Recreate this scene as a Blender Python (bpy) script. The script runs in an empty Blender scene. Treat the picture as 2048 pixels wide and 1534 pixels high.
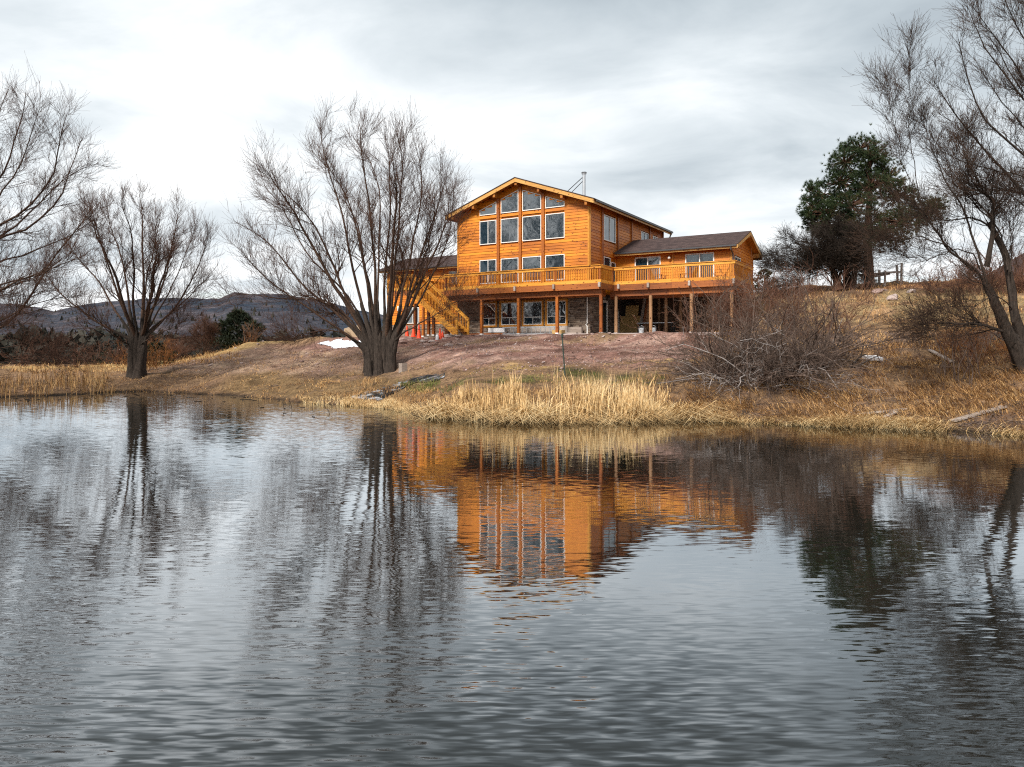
import bpy, math, random
import numpy as np

random.seed(7)
RNG = np.random.default_rng(7)
SC = bpy.context.scene
COL = SC.collection

# ------------------------------------------------------------------ camera
F, HZ, H = 1434.0, 695.65, 2.3          # focal length in photo pixels, eye level row, eye height over the water
cam_d = bpy.data.cameras.new('camera')
cam = bpy.data.objects.new('camera', cam_d)
COL.objects.link(cam)
cam.location = (0, 0, H)
cam.rotation_euler = (math.radians(90), 0, 0)
cam_d.sensor_width = 36.0
cam_d.lens = 36.0 * F / 2048
cam_d.shift_y = -(767 - HZ) / 2048
cam_d.clip_start = 0.1
cam_d.clip_end = 20000
SC.camera = cam

# ------------------------------------------------------------------ sky, sun, exposure
SUN_EL, SUN_AZ = math.radians(42), math.radians(-146)     # azimuth measured from +Y towards +X: behind the camera, left
sun_dir = (math.sin(SUN_AZ) * math.cos(SUN_EL), math.cos(SUN_AZ) * math.cos(SUN_EL), math.sin(SUN_EL))
world = bpy.data.worlds.new('World')
SC.world = world
world.use_nodes = True
wn, wl = world.node_tree.nodes, world.node_tree.links
wn.clear()


def wnode(t, **k):
    n = wn.new(t)
    for a, b in k.items():
        setattr(n, a, b)
    return n


def wmath(op, a, b=None, c=None, clamp=False):
    n = wn.new('ShaderNodeMath')
    n.operation = op
    n.use_clamp = clamp
    for i, s in enumerate((a, b, c)):
        if s is None:
            continue
        if isinstance(s, (int, float)):
            n.inputs[i].default_value = s
        else:
            wl.new(s, n.inputs[i])
    return n.outputs[0]


def wramp(fac, pts):
    n = wn.new('ShaderNodeValToRGB')
    el = n.color_ramp.elements
    while len(el) < len(pts):
        el.new(0.5)
    for e, (p, c) in zip(el, pts):
        e.position = p
        e.color = (*c, 1)
    wl.new(fac, n.inputs[0])
    return n.outputs[0]


def wnoise(vec, scale, detail, rough, dist=0.0):
    n = wn.new('ShaderNodeTexNoise')
    n.inputs['Scale'].default_value = scale
    n.inputs['Detail'].default_value = detail
    n.inputs['Roughness'].default_value = rough
    n.inputs['Distortion'].default_value = dist
    wl.new(vec, n.inputs['Vector'])
    return n.outputs[0]


tc = wn.new('ShaderNodeTexCoord')
sep = wn.new('ShaderNodeSeparateXYZ')
wl.new(tc.outputs['Generated'], sep.inputs[0])
zc = wmath('MAXIMUM', sep.outputs[2], 0.0)
den = wmath('ADD', zc, 0.16)
comb = wn.new('ShaderNodeCombineXYZ')
wl.new(wmath('DIVIDE', sep.outputs[0], den), comb.inputs[0])
wl.new(wmath('DIVIDE', sep.outputs[1], den), comb.inputs[1])
comb.inputs[2].default_value = 3.7
mp = wn.new('ShaderNodeMapping')
mp.inputs['Rotation'].default_value = (0, 0, 0.35)
mp.inputs['Scale'].default_value = (0.62, 0.85, 1)
wl.new(comb.outputs[0], mp.inputs[0])
big = wnoise(mp.outputs[0], 0.62, 3.0, 0.45, 0.3)
fine = wnoise(mp.outputs[0], 2.1, 7.0, 0.55, 0.4)
val = wmath('ADD', wmath('MULTIPLY', big, 0.85), wmath('MULTIPLY', fine, 0.52))
# a high overcast: brighter towards the horizon, greyer overhead, everywhere alike round the compass
val = wmath('ADD', val, wmath('MULTIPLY', zc, -0.42))
val = wmath('ADD', val, 0.03)
cloud = wramp(val, [(0.34, (0.225, 0.262, 0.296)), (0.45, (0.335, 0.378, 0.41)), (0.57, (0.475, 0.514, 0.54)), (0.71, (0.70, 0.717, 0.724))])
sky = wn.new('ShaderNodeTexSky')
sky.sky_type = 'NISHITA'
sky.sun_disc = False
sky.sun_elevation = SUN_EL
sky.sun_rotation = SUN_AZ
skym = wn.new('ShaderNodeVectorMath')
skym.operation = 'SCALE'
wl.new(sky.outputs[0], skym.inputs[0])
skym.inputs['Scale'].default_value = 0.10
# thin blue gaps low over the hills
gapn = wnoise(mp.outputs[0], 0.9, 4.0, 0.55, 0.6)
gap = wmath('MULTIPLY', wramp(gapn, [(0.56, (0, 0, 0)), (0.64, (1, 1, 1))]), wramp(zc, [(0.0, (0.8, 0.8, 0.8)), (0.08, (0.6, 0.6, 0.6)), (0.2, (0, 0, 0))]))
mix = wn.new('ShaderNodeMix')
mix.data_type = 'RGBA'
wl.new(gap, mix.inputs['Factor'])
wl.new(cloud, mix.inputs[6])
wl.new(skym.outputs[0], mix.inputs[7])
bg = wn.new('ShaderNodeBackground')
wl.new(mix.outputs[2], bg.inputs['Color'])
bg.inputs['Strength'].default_value = 1.0
wo = wn.new('ShaderNodeOutputWorld')
wl.new(bg.outputs[0], wo.inputs[0])

sun_d = bpy.data.lights.new('sun', 'SUN')
sun_d.energy = 3.2
sun_d.angle = math.radians(14)
sun_d.color = (1.0, 0.95, 0.87)
sun = bpy.data.objects.new('sun', sun_d)
COL.objects.link(sun)
from mathutils import Vector, Matrix
sun.rotation_euler = Vector(sun_dir).to_track_quat('Z', 'Y').to_euler()
sun.location = (-20, -30, 40)

SC.view_settings.view_transform = 'Standard'
SC.view_settings.look = 'None'
SC.view_settings.exposure = 0.78
SC.view_settings.gamma = 1.0
SC.view_settings.use_curve_mapping = False
SC.render.engine = 'CYCLES'
SC.cycles.max_bounces = 6
SC.cycles.diffuse_bounces = 2
SC.cycles.glossy_bounces = 4
SC.cycles.transparent_max_bounces = 8
SC.cycles.caustics_reflective = False
SC.cycles.caustics_refractive = False
SC.cycles.use_denoising = False
SC.cycles.sample_clamp_indirect = 4.0
SC.cycles.filter_width = 1.15


# ------------------------------------------------------------------ helpers
def at(px, py, D):
    """the place seen at a photo pixel, D metres in front of the camera"""
    return np.array(((px - 1024) / F * D, D, H + (HZ - py) / F * D))


def smooth01(t):
    t = np.clip(t, 0, 1)
    return t * t * (3 - 2 * t)


def _hash(ix, iy, s):
    n = (ix * 374761393 + iy * 668265263 + s * 1442695041) & 0x7fffffff
    n = ((n ^ (n >> 13)) * 1274126177) & 0x7fffffff
    n = n ^ (n >> 16)
    return (n & 0xffff) / 65535.0


def vnoise(x, y, s=0):
    x = np.asarray(x, float)
    y = np.asarray(y, float)
    ix = np.floor(x).astype(np.int64)
    iy = np.floor(y).astype(np.int64)
    fx, fy = smooth01(x - ix), smooth01(y - iy)
    a = _hash(ix, iy, s) * (1 - fx) + _hash(ix + 1, iy, s) * fx
    b = _hash(ix, iy + 1, s) * (1 - fx) + _hash(ix + 1, iy + 1, s) * fx
    return a * (1 - fy) + b * fy


def fbm(x, y, s=0, o=4):
    t, a, n = 0.0, 1.0, 0.0
    for k in range(o):
        t = t + a * (vnoise(x * 2 ** k, y * 2 ** k, s + k * 17) - 0.5)
        n += a
        a *= 0.5
    return t / n


def mesh_np(name, V, quads=None, tris=None, smooth=False):
    me = bpy.data.meshes.new(name)
    V = np.ascontiguousarray(V, np.float32)
    nq = 0 if quads is None else len(quads)
    nt = 0 if tris is None else len(tris)
    parts = []
    if nq:
        parts.append(np.asarray(quads, np.int32).ravel())
    if nt:
        parts.append(np.asarray(tris, np.int32).ravel())
    loops = np.concatenate(parts)
    me.vertices.add(len(V))
    me.vertices.foreach_set('co', V.ravel())
    me.loops.add(len(loops))
    me.loops.foreach_set('vertex_index', loops)
    me.polygons.add(nq + nt)
    start = np.concatenate([np.arange(nq, dtype=np.int32) * 4, nq * 4 + np.arange(nt, dtype=np.int32) * 3])
    me.polygons.foreach_set('loop_start', start.astype(np.int32))
    if smooth:
        me.polygons.foreach_set('use_smooth', np.ones(nq + nt, bool))
    me.update(calc_edges=True)
    me.validate()
    return me


def link(name, me, mat=None, parent=None, **props):
    o = bpy.data.objects.new(name, me)
    COL.objects.link(o)
    if mat is not None and me is not None and not me.materials:
        me.materials.append(mat)
    if parent is not None:
        o.parent = parent
    for k, v in props.items():
        o[k] = v
    return o


def empty(name, loc, rz=0.0, label=None, cat=None, group=None):
    o = bpy.data.objects.new(name, None)
    COL.objects.link(o)
    o.location = loc
    o.rotation_euler = (0, 0, rz)
    o.empty_display_size = 0.3
    if label:
        o['label'] = label
        o['category'] = cat
    if group:
        o['group'] = group
    return o


def tag(o, label, cat, group=None, kind=None):
    o['label'] = label
    o['category'] = cat
    if group:
        o['group'] = group
    if kind:
        o['kind'] = kind
    return o


class MB:
    """collects simple solids into one mesh"""

    def __init__(self):
        self.v, self.f = [], []

    def hexa(self, c):
        n = len(self.v)
        self.v += [tuple(p) for p in c]
        self.f += [(n, n + 3, n + 2, n + 1), (n + 4, n + 5, n + 6, n + 7), (n, n + 1, n + 5, n + 4),
                   (n + 1, n + 2, n + 6, n + 5), (n + 2, n + 3, n + 7, n + 6), (n + 3, n, n + 4, n + 7)]
        return self

    def box(self, x0, x1, y0, y1, z0, z1):
        return self.hexa([(x0, y0, z0), (x1, y0, z0), (x1, y1, z0), (x0, y1, z0),
                          (x0, y0, z1), (x1, y0, z1), (x1, y1, z1), (x0, y1, z1)])

    def beam(self, a, b, w, h, up=(0, 0, 1)):
        a, b, up = Vector(a), Vector(b), Vector(up)
        d = (b - a).normalized()
        s = d.cross(up)
        if s.length < 1e-4:
            s = d.cross(Vector((1, 0, 0)))
        s.normalize()
        t = s.cross(d).normalized()
        s *= w / 2
        t *= h / 2
        return self.hexa([a - s - t, a + s - t, b + s - t, b - s - t, a - s + t, a + s + t, b + s + t, b - s + t])

    def tube(self, pts, r, n=8, cap=True):
        pts = [Vector(p) for p in pts]
        rs = r if isinstance(r, (list, tuple)) else [r] * len(pts)
        base = len(self.v)
        for i, p in enumerate(pts):
            d = (pts[min(i + 1, len(pts) - 1)] - pts[max(i - 1, 0)]).normalized()
            s = d.cross(Vector((0, 0, 1)))
            if s.length < 1e-3:
                s = Vector((1, 0, 0))
            s.normalize()
            t = s.cross(d).normalized()
            for k in range(n):
                an = 2 * math.pi * k / n
                self.v.append(tuple(p + (s * math.cos(an) + t * math.sin(an)) * rs[i]))
        for i in range(len(pts) - 1):
            for k in range(n):
                a = base + i * n + k
                b = base + i * n + (k + 1) % n
                self.f.append((a, a + n, b + n, b))
        if cap:
            self.f.append(tuple(base + k for k in range(n)))
            self.f.append(tuple(base + (len(pts) - 1) * n + n - 1 - k for k in range(n)))
        return self

    def prism(self, poly, d):
        """poly: 3-D points of a planar outline, d: extrusion vector"""
        n = len(self.v)
        m = len(poly)
        self.v += [tuple(p) for p in poly] + [tuple(np.array(p) + np.array(d)) for p in poly]
        self.f.append(tuple(range(n, n + m)))
        self.f.append(tuple(range(n + 2 * m - 1, n + m - 1, -1)))
        for i in range(m):
            j = (i + 1) % m
            self.f.append((n + j, n + i, n + m + i, n + m + j))
        return self

    def mesh(self, name, fix=True):
        me = bpy.data.meshes.new(name)
        me.from_pydata(self.v, [], self.f)
        me.update()
        return me

    def build(self, name, mat, parent=None, **props):
        import bmesh
        me = self.mesh(name)
        bm = bmesh.new()
        bm.from_mesh(me)
        bmesh.ops.recalc_face_normals(bm, faces=bm.faces)
        bm.to_mesh(me)
        bm.free()
        return link(name, me, mat, parent, **props)


# ------------------------------------------------------------------ materials
class NT:
    def __init__(self, name):
        self.m = bpy.data.materials.new(name)
        self.m.use_nodes = True
        self.n, self.l = self.m.node_tree.nodes, self.m.node_tree.links
        self.b = self.n['Principled BSDF']
        self.out = self.n['Material Output']

    def put(self, sock, s):
        if isinstance(s, (int, float)):
            sock.default_value = s
        elif isinstance(s, (tuple, list)):
            sock.default_value = (*s, 1) if sock.type == 'RGBA' and len(s) == 3 else s
        else:
            self.l.new(s, sock)

    def math(self, op, a, b=None, clamp=False):
        n = self.n.new('ShaderNodeMath')
        n.operation = op
        n.use_clamp = clamp
        self.put(n.inputs[0], a)
        if b is not None:
            self.put(n.inputs[1], b)
        return n.outputs[0]

    def coord(self, kind='Object', scale=(1, 1, 1), rot=(0, 0, 0)):
        t = self.n.new('ShaderNodeTexCoord')
        m = self.n.new('ShaderNodeMapping')
        m.inputs['Scale'].default_value = scale
        m.inputs['Rotation'].default_value = rot
        self.l.new(t.outputs[kind], m.inputs[0])
        return m.outputs[0]

    def world(self, scale=(1, 1, 1), rot=(0, 0, 0)):
        t = self.n.new('ShaderNodeNewGeometry')
        m = self.n.new('ShaderNodeMapping')
        m.inputs['Scale'].default_value = scale
        m.inputs['Rotation'].default_value = rot
        self.l.new(t.outputs['Position'], m.inputs[0])
        return m.outputs[0]

    def noise(self, vec, scale=5.0, detail=4.0, rough=0.55, dist=0.0, color=False):
        n = self.n.new('ShaderNodeTexNoise')
        n.inputs['Scale'].default_value = scale
        n.inputs['Detail'].default_value = detail
        n.inputs['Roughness'].default_value = rough
        n.inputs['Distortion'].default_value = dist
        self.l.new(vec, n.inputs['Vector'])
        return n.outputs[1 if color else 0]

    def voronoi(self, vec, scale=5.0, feature='F1', out=0):
        n = self.n.new('ShaderNodeTexVoronoi')
        n.feature = feature
        n.inputs['Scale'].default_value = scale
        self.l.new(vec, n.inputs['Vector'])
        return n.outputs[out]

    def ramp(self, fac, pts):
        n = self.n.new('ShaderNodeValToRGB')
        el = n.color_ramp.elements
        while len(el) < len(pts):
            el.new(0.5)
        for e, (p, c) in zip(el, pts):
            e.position = p
            e.color = (*c, 1) if not isinstance(c, (int, float)) else (c, c, c, 1)
        self.put(n.inputs[0], fac)
        return n.outputs[0]

    def mix(self, fac, a, b, blend='MIX'):
        n = self.n.new('ShaderNodeMix')
        n.data_type = 'RGBA'
        n.blend_type = blend
        self.put(n.inputs[0], fac)
        self.put(n.inputs[6], a)
        self.put(n.inputs[7], b)
        return n.outputs[2]

    def rand(self):
        return self.n.new('ShaderNodeObjectInfo').outputs['Random']

    def attr(self, name, out='Color'):
        n = self.n.new('ShaderNodeAttribute')
        n.attribute_name = name
        return n.outputs[out]

    def bump(self, h, dist=0.01, strength=1.0):
        n = self.n.new('ShaderNodeBump')
        n.inputs['Distance'].default_value = dist
        n.inputs['Strength'].default_value = strength
        self.l.new(h, n.inputs['Height'])
        self.l.new(n.outputs[0], self.b.inputs['Normal'])

    def done(self, color=None, rough=None, spec=None):
        if color is not None:
            self.put(self.b.inputs['Base Color'], color)
        if rough is not None:
            self.put(self.b.inputs['Roughness'], rough)
        if spec is not None:
            self.put(self.b.inputs['Specular IOR Level'], spec)
        return self.m


def wood(name, lo, mid, hi, rough=0.5, knots=True, grain=(1.2, 22, 22), rot=(0, 0, 0), spec=0.35):
    t = NT(name)
    c = t.coord('Object', grain, rot)
    r = t.rand()
    off = t.n.new('ShaderNodeVectorMath')
    off.operation = 'ADD'
    t.l.new(c, off.inputs[0])
    cx = t.n.new('ShaderNodeCombineXYZ')
    t.l.new(t.math('MULTIPLY', r, 57.0), cx.inputs[0])
    t.l.new(t.math('MULTIPLY', r, 31.0), cx.inputs[1])
    t.l.new(cx.outputs[0], off.inputs[1])
    g = t.noise(off.outputs[0], 1.0, 4, 0.6, 0.5)
    tone = t.math('ADD', t.math('MULTIPLY', g, 0.7), t.math('ADD', t.math('MULTIPLY', t.math('SUBTRACT', r, 0.5), 0.24), t.math('MULTIPLY', t.math('SUBTRACT', t.noise(t.world((0.5, 0.5, 0.9)), 1.0, 4, 0.6), 0.5), 0.45)))
    col = t.ramp(tone, [(0.14, lo), (0.36, mid), (0.60, hi)])
    if knots:
        kc = t.coord('Object', (3.4, 5.5, 5.5) if grain[0] < grain[1] else ((5.5, 3.4, 5.5) if grain[1] < grain[0] else (5.5, 5.5, 3.4)), rot)
        k2 = t.n.new('ShaderNodeVectorMath')
        k2.operation = 'ADD'
        t.l.new(kc, k2.inputs[0])
        t.l.new(cx.outputs[0], k2.inputs[1])
        k = t.voronoi(k2.outputs[0], 1.0)
        kk = t.ramp(k, [(0.12, (0.14, 0.045, 0.012)), (0.24, (1, 1, 1))])
        col = t.mix(0.85, col, kk, 'MULTIPLY')
    t.bump(g, 0.004, 0.5)
    return t.done(col, rough, spec)


M = {}
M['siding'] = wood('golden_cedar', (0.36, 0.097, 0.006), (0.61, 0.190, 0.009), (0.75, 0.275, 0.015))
M['siding_side'] = wood('golden_cedar_shaded_side', (0.33, 0.088, 0.008), (0.54, 0.160, 0.012), (0.68, 0.235, 0.022), grain=(22, 1.2, 22))  # same cedar, grain turned; side walls' shade put in as darker, redder tones
M['rail'] = wood('golden_rail', (0.46, 0.17, 0.018), (0.66, 0.28, 0.035), (0.78, 0.39, 0.07))
M['baluster'] = wood('golden_baluster', (0.40, 0.12, 0.010), (0.58, 0.21, 0.015), (0.70, 0.30, 0.03), knots=False, grain=(20, 20, 1.5))
M['post'] = wood('red_stained_post', (0.16, 0.04, 0.009), (0.32, 0.09, 0.014), (0.45, 0.14, 0.02), grain=(20, 20, 1.4))
M['beam'] = wood('red_stained_beam', (0.15, 0.045, 0.014), (0.29, 0.085, 0.02), (0.40, 0.13, 0.03))
M['log'] = wood('weathered_log', (0.20, 0.10, 0.05), (0.33, 0.18, 0.09), (0.45, 0.26, 0.14), grain=(18, 18, 1.2))
M['fascia'] = wood('honey_fascia', (0.42, 0.20, 0.05), (0.58, 0.30, 0.08), (0.70, 0.40, 0.13))
M['soffit'] = wood('cedar_soffit', (0.28, 0.09, 0.014), (0.42, 0.15, 0.02), (0.52, 0.20, 0.03))
M['plank'] = wood('grey_plank', (0.22, 0.17, 0.14), (0.36, 0.30, 0.26), (0.50, 0.44, 0.40), knots=False)
M['ply'] = wood('plywood', (0.36, 0.22, 0.08), (0.48, 0.31, 0.12), (0.56, 0.40, 0.18), knots=False, grain=(3, 3, 9))
M['trimwood'] = wood('window_trim_wood', (0.40, 0.15, 0.02), (0.52, 0.21, 0.025), (0.62, 0.29, 0.05), knots=False, grain=(8, 8, 8))
M['dark_wood'] = wood('dark_chair_wood', (0.10, 0.03, 0.012), (0.16, 0.05, 0.02), (0.22, 0.07, 0.03), knots=False)


def plain(name, col, rough=0.5, metal=0.0, spec=0.5, var=0.12, scale=6.0):
    t = NT(name)
    n = t.noise(t.coord('Object'), scale, 5, 0.6)
    c = t.ramp(n, [(0.3, tuple(x * (1 - var) for x in col)), (0.7, tuple(min(1, x * (1 + var)) for x in col))])
    t.b.inputs['Metallic'].default_value = metal
    return t.done(c, rough, spec)


M['white_frame'] = plain('white_vinyl', (0.78, 0.76, 0.73), 0.4, var=0.04)
M['gutter'] = plain('dark_gutter', (0.045, 0.045, 0.05), 0.45)
M['steel'] = plain('galvanised_steel', (0.50, 0.51, 0.53), 0.35, 0.8)
M['black_metal'] = plain('black_metal', (0.03, 0.03, 0.032), 0.45, 0.4)
M['aluminium'] = plain('ladder_aluminium', (0.52, 0.53, 0.55), 0.4, 0.7)
M['cone'] = plain('orange_plastic', (0.85, 0.075, 0.02), 0.45, var=0.08)
M['concrete'] = plain('concrete', (0.42, 0.34, 0.32), 0.9, var=0.2, scale=3)
M['curtain'] = plain('white_curtain', (0.72, 0.70, 0.66), 0.9, var=0.06)
M['bucket'] = plain('grey_bucket', (0.42, 0.45, 0.48), 0.5)
M['white_board'] = plain('white_board', (0.74, 0.73, 0.75), 0.6, var=0.06)
M['interior'] = plain('interior_shade', (0.10, 0.09, 0.085), 0.9)
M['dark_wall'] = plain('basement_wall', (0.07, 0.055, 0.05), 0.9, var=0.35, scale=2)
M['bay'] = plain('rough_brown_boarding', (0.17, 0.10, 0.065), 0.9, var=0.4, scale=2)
M['lamp_globe'] = plain('frosted_globe', (0.82, 0.80, 0.76), 0.3, var=0.02)
M['green_metal'] = plain('green_stake', (0.025, 0.04, 0.03), 0.5)


def glass(name, base=(0.012, 0.018, 0.024), ior=2.3, wav=0.006):
    t = NT(name)
    t.b.inputs['IOR'].default_value = ior
    ofs = t.n.new('ShaderNodeVectorMath')
    ofs.operation = 'ADD'
    t.l.new(t.coord('Object'), ofs.inputs[0])
    cx = t.n.new('ShaderNodeCombineXYZ')
    t.l.new(t.math('MULTIPLY', t.rand(), 40.0), cx.inputs[0])
    t.l.new(cx.outputs[0], ofs.inputs[1])
    n = t.noise(ofs.outputs[0], 0.8, 2, 0.5)
    t.bump(n, 0.03, 1.0)
    return t.done(base, 0.015, 0.5)


M['glass'] = glass('window_glass', (0.022, 0.034, 0.044), 2.5)
M['glass_dark'] = glass('screened_glass', (0.006, 0.02, 0.032), 1.6)
tg = NT('clear_glass')
gl = tg.n.new('ShaderNodeBsdfGlossy')
gl.inputs['Roughness'].default_value = 0.01
tr = tg.n.new('ShaderNodeBsdfTransparent')
tr.inputs['Color'].default_value = (0.82, 0.86, 0.88, 1)
fr = tg.n.new('ShaderNodeFresnel')
fr.inputs['IOR'].default_value = 1.75
ms = tg.n.new('ShaderNodeMixShader')
tg.l.new(fr.outputs[0], ms.inputs[0])
tg.l.new(tr.outputs[0], ms.inputs[1])
tg.l.new(gl.outputs[0], ms.inputs[2])
tg.l.new(ms.outputs[0], tg.out.inputs[0])
M['glass_clear'] = tg.m

t = NT('roof_shingles')
br = t.n.new('ShaderNodeTexBrick')
t.l.new(t.coord('Object', (1, 1, 1)), br.inputs['Vector'])
br.inputs['Scale'].default_value = 1.0
br.inputs['Brick Width'].default_value = 0.3
br.inputs['Row Height'].default_value = 0.14
br.inputs['Mortar Size'].default_value = 0.008
br.inputs['Color1'].default_value = (0.052, 0.035, 0.034, 1)
br.inputs['Color2'].default_value = (0.095, 0.064, 0.060, 1)
br.inputs['Mortar'].default_value = (0.022, 0.016, 0.016, 1)
n1 = t.noise(t.coord('Object'), 3.0, 6, 0.7)
rc = t.mix(0.7, br.outputs[0], t.ramp(n1, [(0.25, (0.5, 0.5, 0.5)), (0.75, (1.3, 1.25, 1.2))]), 'MULTIPLY')
t.bump(br.outputs[1], 0.01, -0.6)
M['shingle'] = t.done(rc, 0.9, 0.2)

t = NT('ledge_stone')
r = t.rand()
n1 = t.noise(t.coord('Object'), 9, 5, 0.65)
c = t.ramp(r, [(0.0, (0.085, 0.06, 0.048)), (0.3, (0.17, 0.12, 0.09)), (0.6, (0.27, 0.20, 0.15)), (0.85, (0.20, 0.165, 0.145)), (1.0, (0.36, 0.28, 0.21))])
c = t.mix(0.75, c, t.ramp(n1, [(0.3, 0.5), (0.7, 1.25)]), 'MULTIPLY')
t.bump(n1, 0.015, 0.7)
M['stone'] = t.done(c, 0.85, 0.3)

t = NT('field_rock')
r = t.rand()
n1 = t.noise(t.coord('Object'), 6, 6, 0.65)
c = t.ramp(r, [(0.0, (0.24, 0.15, 0.125)), (0.5, (0.36, 0.25, 0.22)), (1.0, (0.46, 0.38, 0.35))])
c = t.mix(0.8, c, t.ramp(n1, [(0.3, 0.5), (0.7, 1.3)]), 'MULTIPLY')
t.bump(n1, 0.03, 0.8)
M['rock'] = t.done(c, 0.9, 0.25)


def bark(name, lo, hi, scale=(9, 9, 1.6)):
    t = NT(name)
    n = t.noise(t.world(scale), 1.6, 6, 0.7, 0.6)
    n2 = t.noise(t.world((1, 1, 1)), 0.7, 3, 0.5)
    c = t.ramp(t.math('ADD', t.math('MULTIPLY', n, 0.75), t.math('MULTIPLY', n2, 0.25)), [(0.34, lo), (0.64, hi)])
    t.bump(n, 0.05, 0.9)
    return t.done(c, 0.9, 0.2)


M['bark'] = bark('willow_bark', (0.006, 0.005, 0.004), (0.070, 0.052, 0.042), (14, 14, 2.2))
M['limb'] = bark('willow_limb', (0.022, 0.014, 0.011), (0.105, 0.060, 0.040), (5, 5, 5))
M['twig'] = bark('willow_twig', (0.040, 0.020, 0.015), (0.125, 0.060, 0.038), (3, 3, 3))
M['twig_orange'] = bark('orange_shoot', (0.14, 0.055, 0.016), (0.36, 0.15, 0.05), (3, 3, 3))
M['grey_twig'] = bark('grey_dead_wood', (0.028, 0.018, 0.014), (0.20, 0.140, 0.112), (2.5, 2.5, 2.5))
M['pale_twig'] = bark('pale_dead_wood', (0.16, 0.135, 0.125), (0.44, 0.39, 0.37), (2.5, 2.5, 2.5))
M['red_twig'] = bark('red_brown_twig', (0.07, 0.03, 0.02), (0.20, 0.10, 0.065), (3, 3, 3))
M['pine_bark'] = bark('pine_bark', (0.03, 0.017, 0.012), (0.15, 0.075, 0.048))


def leafy(name, lo, hi, sc=0.8):
    t = NT(name)
    n = t.noise(t.world(), sc, 4, 0.6)
    c = t.ramp(n, [(0.34, lo), (0.66, hi)])
    return t.done(c, 0.75, 0.2)


M['needle'] = leafy('pine_needles', (0.012, 0.026, 0.012), (0.055, 0.080, 0.030), 1.3)
M['needle_brown'] = leafy('browned_needles', (0.030, 0.034, 0.014), (0.105, 0.085, 0.034), 1.3)
M['juniper'] = leafy('juniper_sprays', (0.010, 0.018, 0.012), (0.040, 0.050, 0.026), 1.2)
M['scrub'] = leafy('valley_scrub', (0.010, 0.012, 0.011), (0.055, 0.050, 0.038), 0.09)


def straw(name, a, b, c_):
    t = NT(name)
    n = t.noise(t.world(), 7.0, 3, 0.6)
    n2 = t.noise(t.world(), 0.6, 3, 0.5)
    c = t.ramp(t.math('ADD', t.math('MULTIPLY', n, 0.6), t.math('MULTIPLY', n2, 0.4)), [(0.38, a), (0.50, b), (0.61, c_)])
    return t.done(c, 0.75, 0.2)


M['reed'] = straw('dry_reed', (0.38, 0.225, 0.09), (0.68, 0.455, 0.215), (0.82, 0.64, 0.37))
M['reed_brown'] = straw('brown_reed', (0.25, 0.12, 0.05), (0.45, 0.26, 0.11), (0.60, 0.40, 0.19))
M['grass'] = straw('dry_grass', (0.12, 0.060, 0.030), (0.42, 0.225, 0.088), (0.68, 0.43, 0.19))
M['green_grass'] = straw('green_grass', (0.035, 0.06, 0.012), (0.09, 0.115, 0.025), (0.28, 0.24, 0.08))

# ground: one material, zones carried by a colour layer of what the soil is covered with
t = NT('soil_and_grass')
zone = t.attr('zone')
n1 = t.noise(t.world((1, 1, 1)), 1.1, 7, 0.68, 0.4)
n2 = t.noise(t.world((1, 1, 1)), 9.0, 5, 0.7)
n3 = t.noise(t.world((0.5, 2.4, 1)), 2.0, 5, 0.65, 0.8)
c = t.mix(1.0, zone, t.ramp(n1, [(0.30, (0.55, 0.52, 0.50)), (0.68, (1.35, 1.32, 1.28))]), 'MULTIPLY')
c = t.mix(0.8, c, t.ramp(n2, [(0.32, (0.55, 0.53, 0.52)), (0.62, (1.25, 1.25, 1.25)), (0.74, (1.7, 1.65, 1.6))]), 'MULTIPLY')
c = t.mix(0.55, c, t.ramp(n3, [(0.35, (0.55, 0.52, 0.5)), (0.62, (1.3, 1.28, 1.25))]), 'MULTIPLY')
t.bump(t.math('ADD', n2, t.math('MULTIPLY', n3, 0.9)), 0.14, 1.0)
M['ground'] = t.done(c, 0.95, 0.15)

t = NT('far_hillside')  # mild blue of distance haze is mixed into the tree and rock colours
n1 = t.noise(t.world((0.010, 0.010, 0.016)), 1.0, 8, 0.68, 0.4)
n2 = t.noise(t.world((0.045, 0.045, 0.05)), 1.0, 6, 0.72)
n3 = t.noise(t.world((0.0035, 0.0035, 0.004)), 1.0, 4, 0.6)
rockc = t.ramp(n2, [(0.35, (0.055, 0.048, 0.055)), (0.54, (0.10, 0.082, 0.088)), (0.66, (0.22, 0.175, 0.18)), (0.74, (0.56, 0.56, 0.60))])
hazy_tree_c = t.ramp(n2, [(0.3, (0.018, 0.028, 0.046)), (0.7, (0.045, 0.058, 0.080))])
mk = t.ramp(t.math('ADD', t.math('MULTIPLY', n1, 0.65), t.math('MULTIPLY', n3, 0.4)), [(0.47, 0.0), (0.62, 0.9)])
t.bump(n2, 12.0, 0.8)
M['hill'] = t.done(t.mix(mk, hazy_tree_c, rockc), 0.95, 0.1)

t = NT('old_snow')
n1 = t.noise(t.world(), 2.5, 5, 0.6)
t.bump(n1, 0.06, 0.6)
M['snow'] = t.done(t.ramp(n1, [(0.35, (0.66, 0.70, 0.78)), (0.65, (0.84, 0.86, 0.9))]), 0.8, 0.3)

t = NT('wet_rivulet')
n1 = t.noise(t.world((0.9, 1.6, 1), (0, 0, -0.6)), 1.5, 4, 0.6, 0.6)
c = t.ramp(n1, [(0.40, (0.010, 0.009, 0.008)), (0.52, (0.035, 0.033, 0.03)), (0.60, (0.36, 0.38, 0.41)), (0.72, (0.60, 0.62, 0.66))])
t.bump(n1, 0.04, 0.8)
M['wet'] = t.done(c, 0.22, 0.5)

# water: ripple slopes straight from noise, so that they hold at any distance
t = NT('pond_water')
pos = t.n.new('ShaderNodeNewGeometry').outputs['Position']
sp = t.n.new('ShaderNodeSeparateXYZ')
t.l.new(pos, sp.inputs[0])


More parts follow.
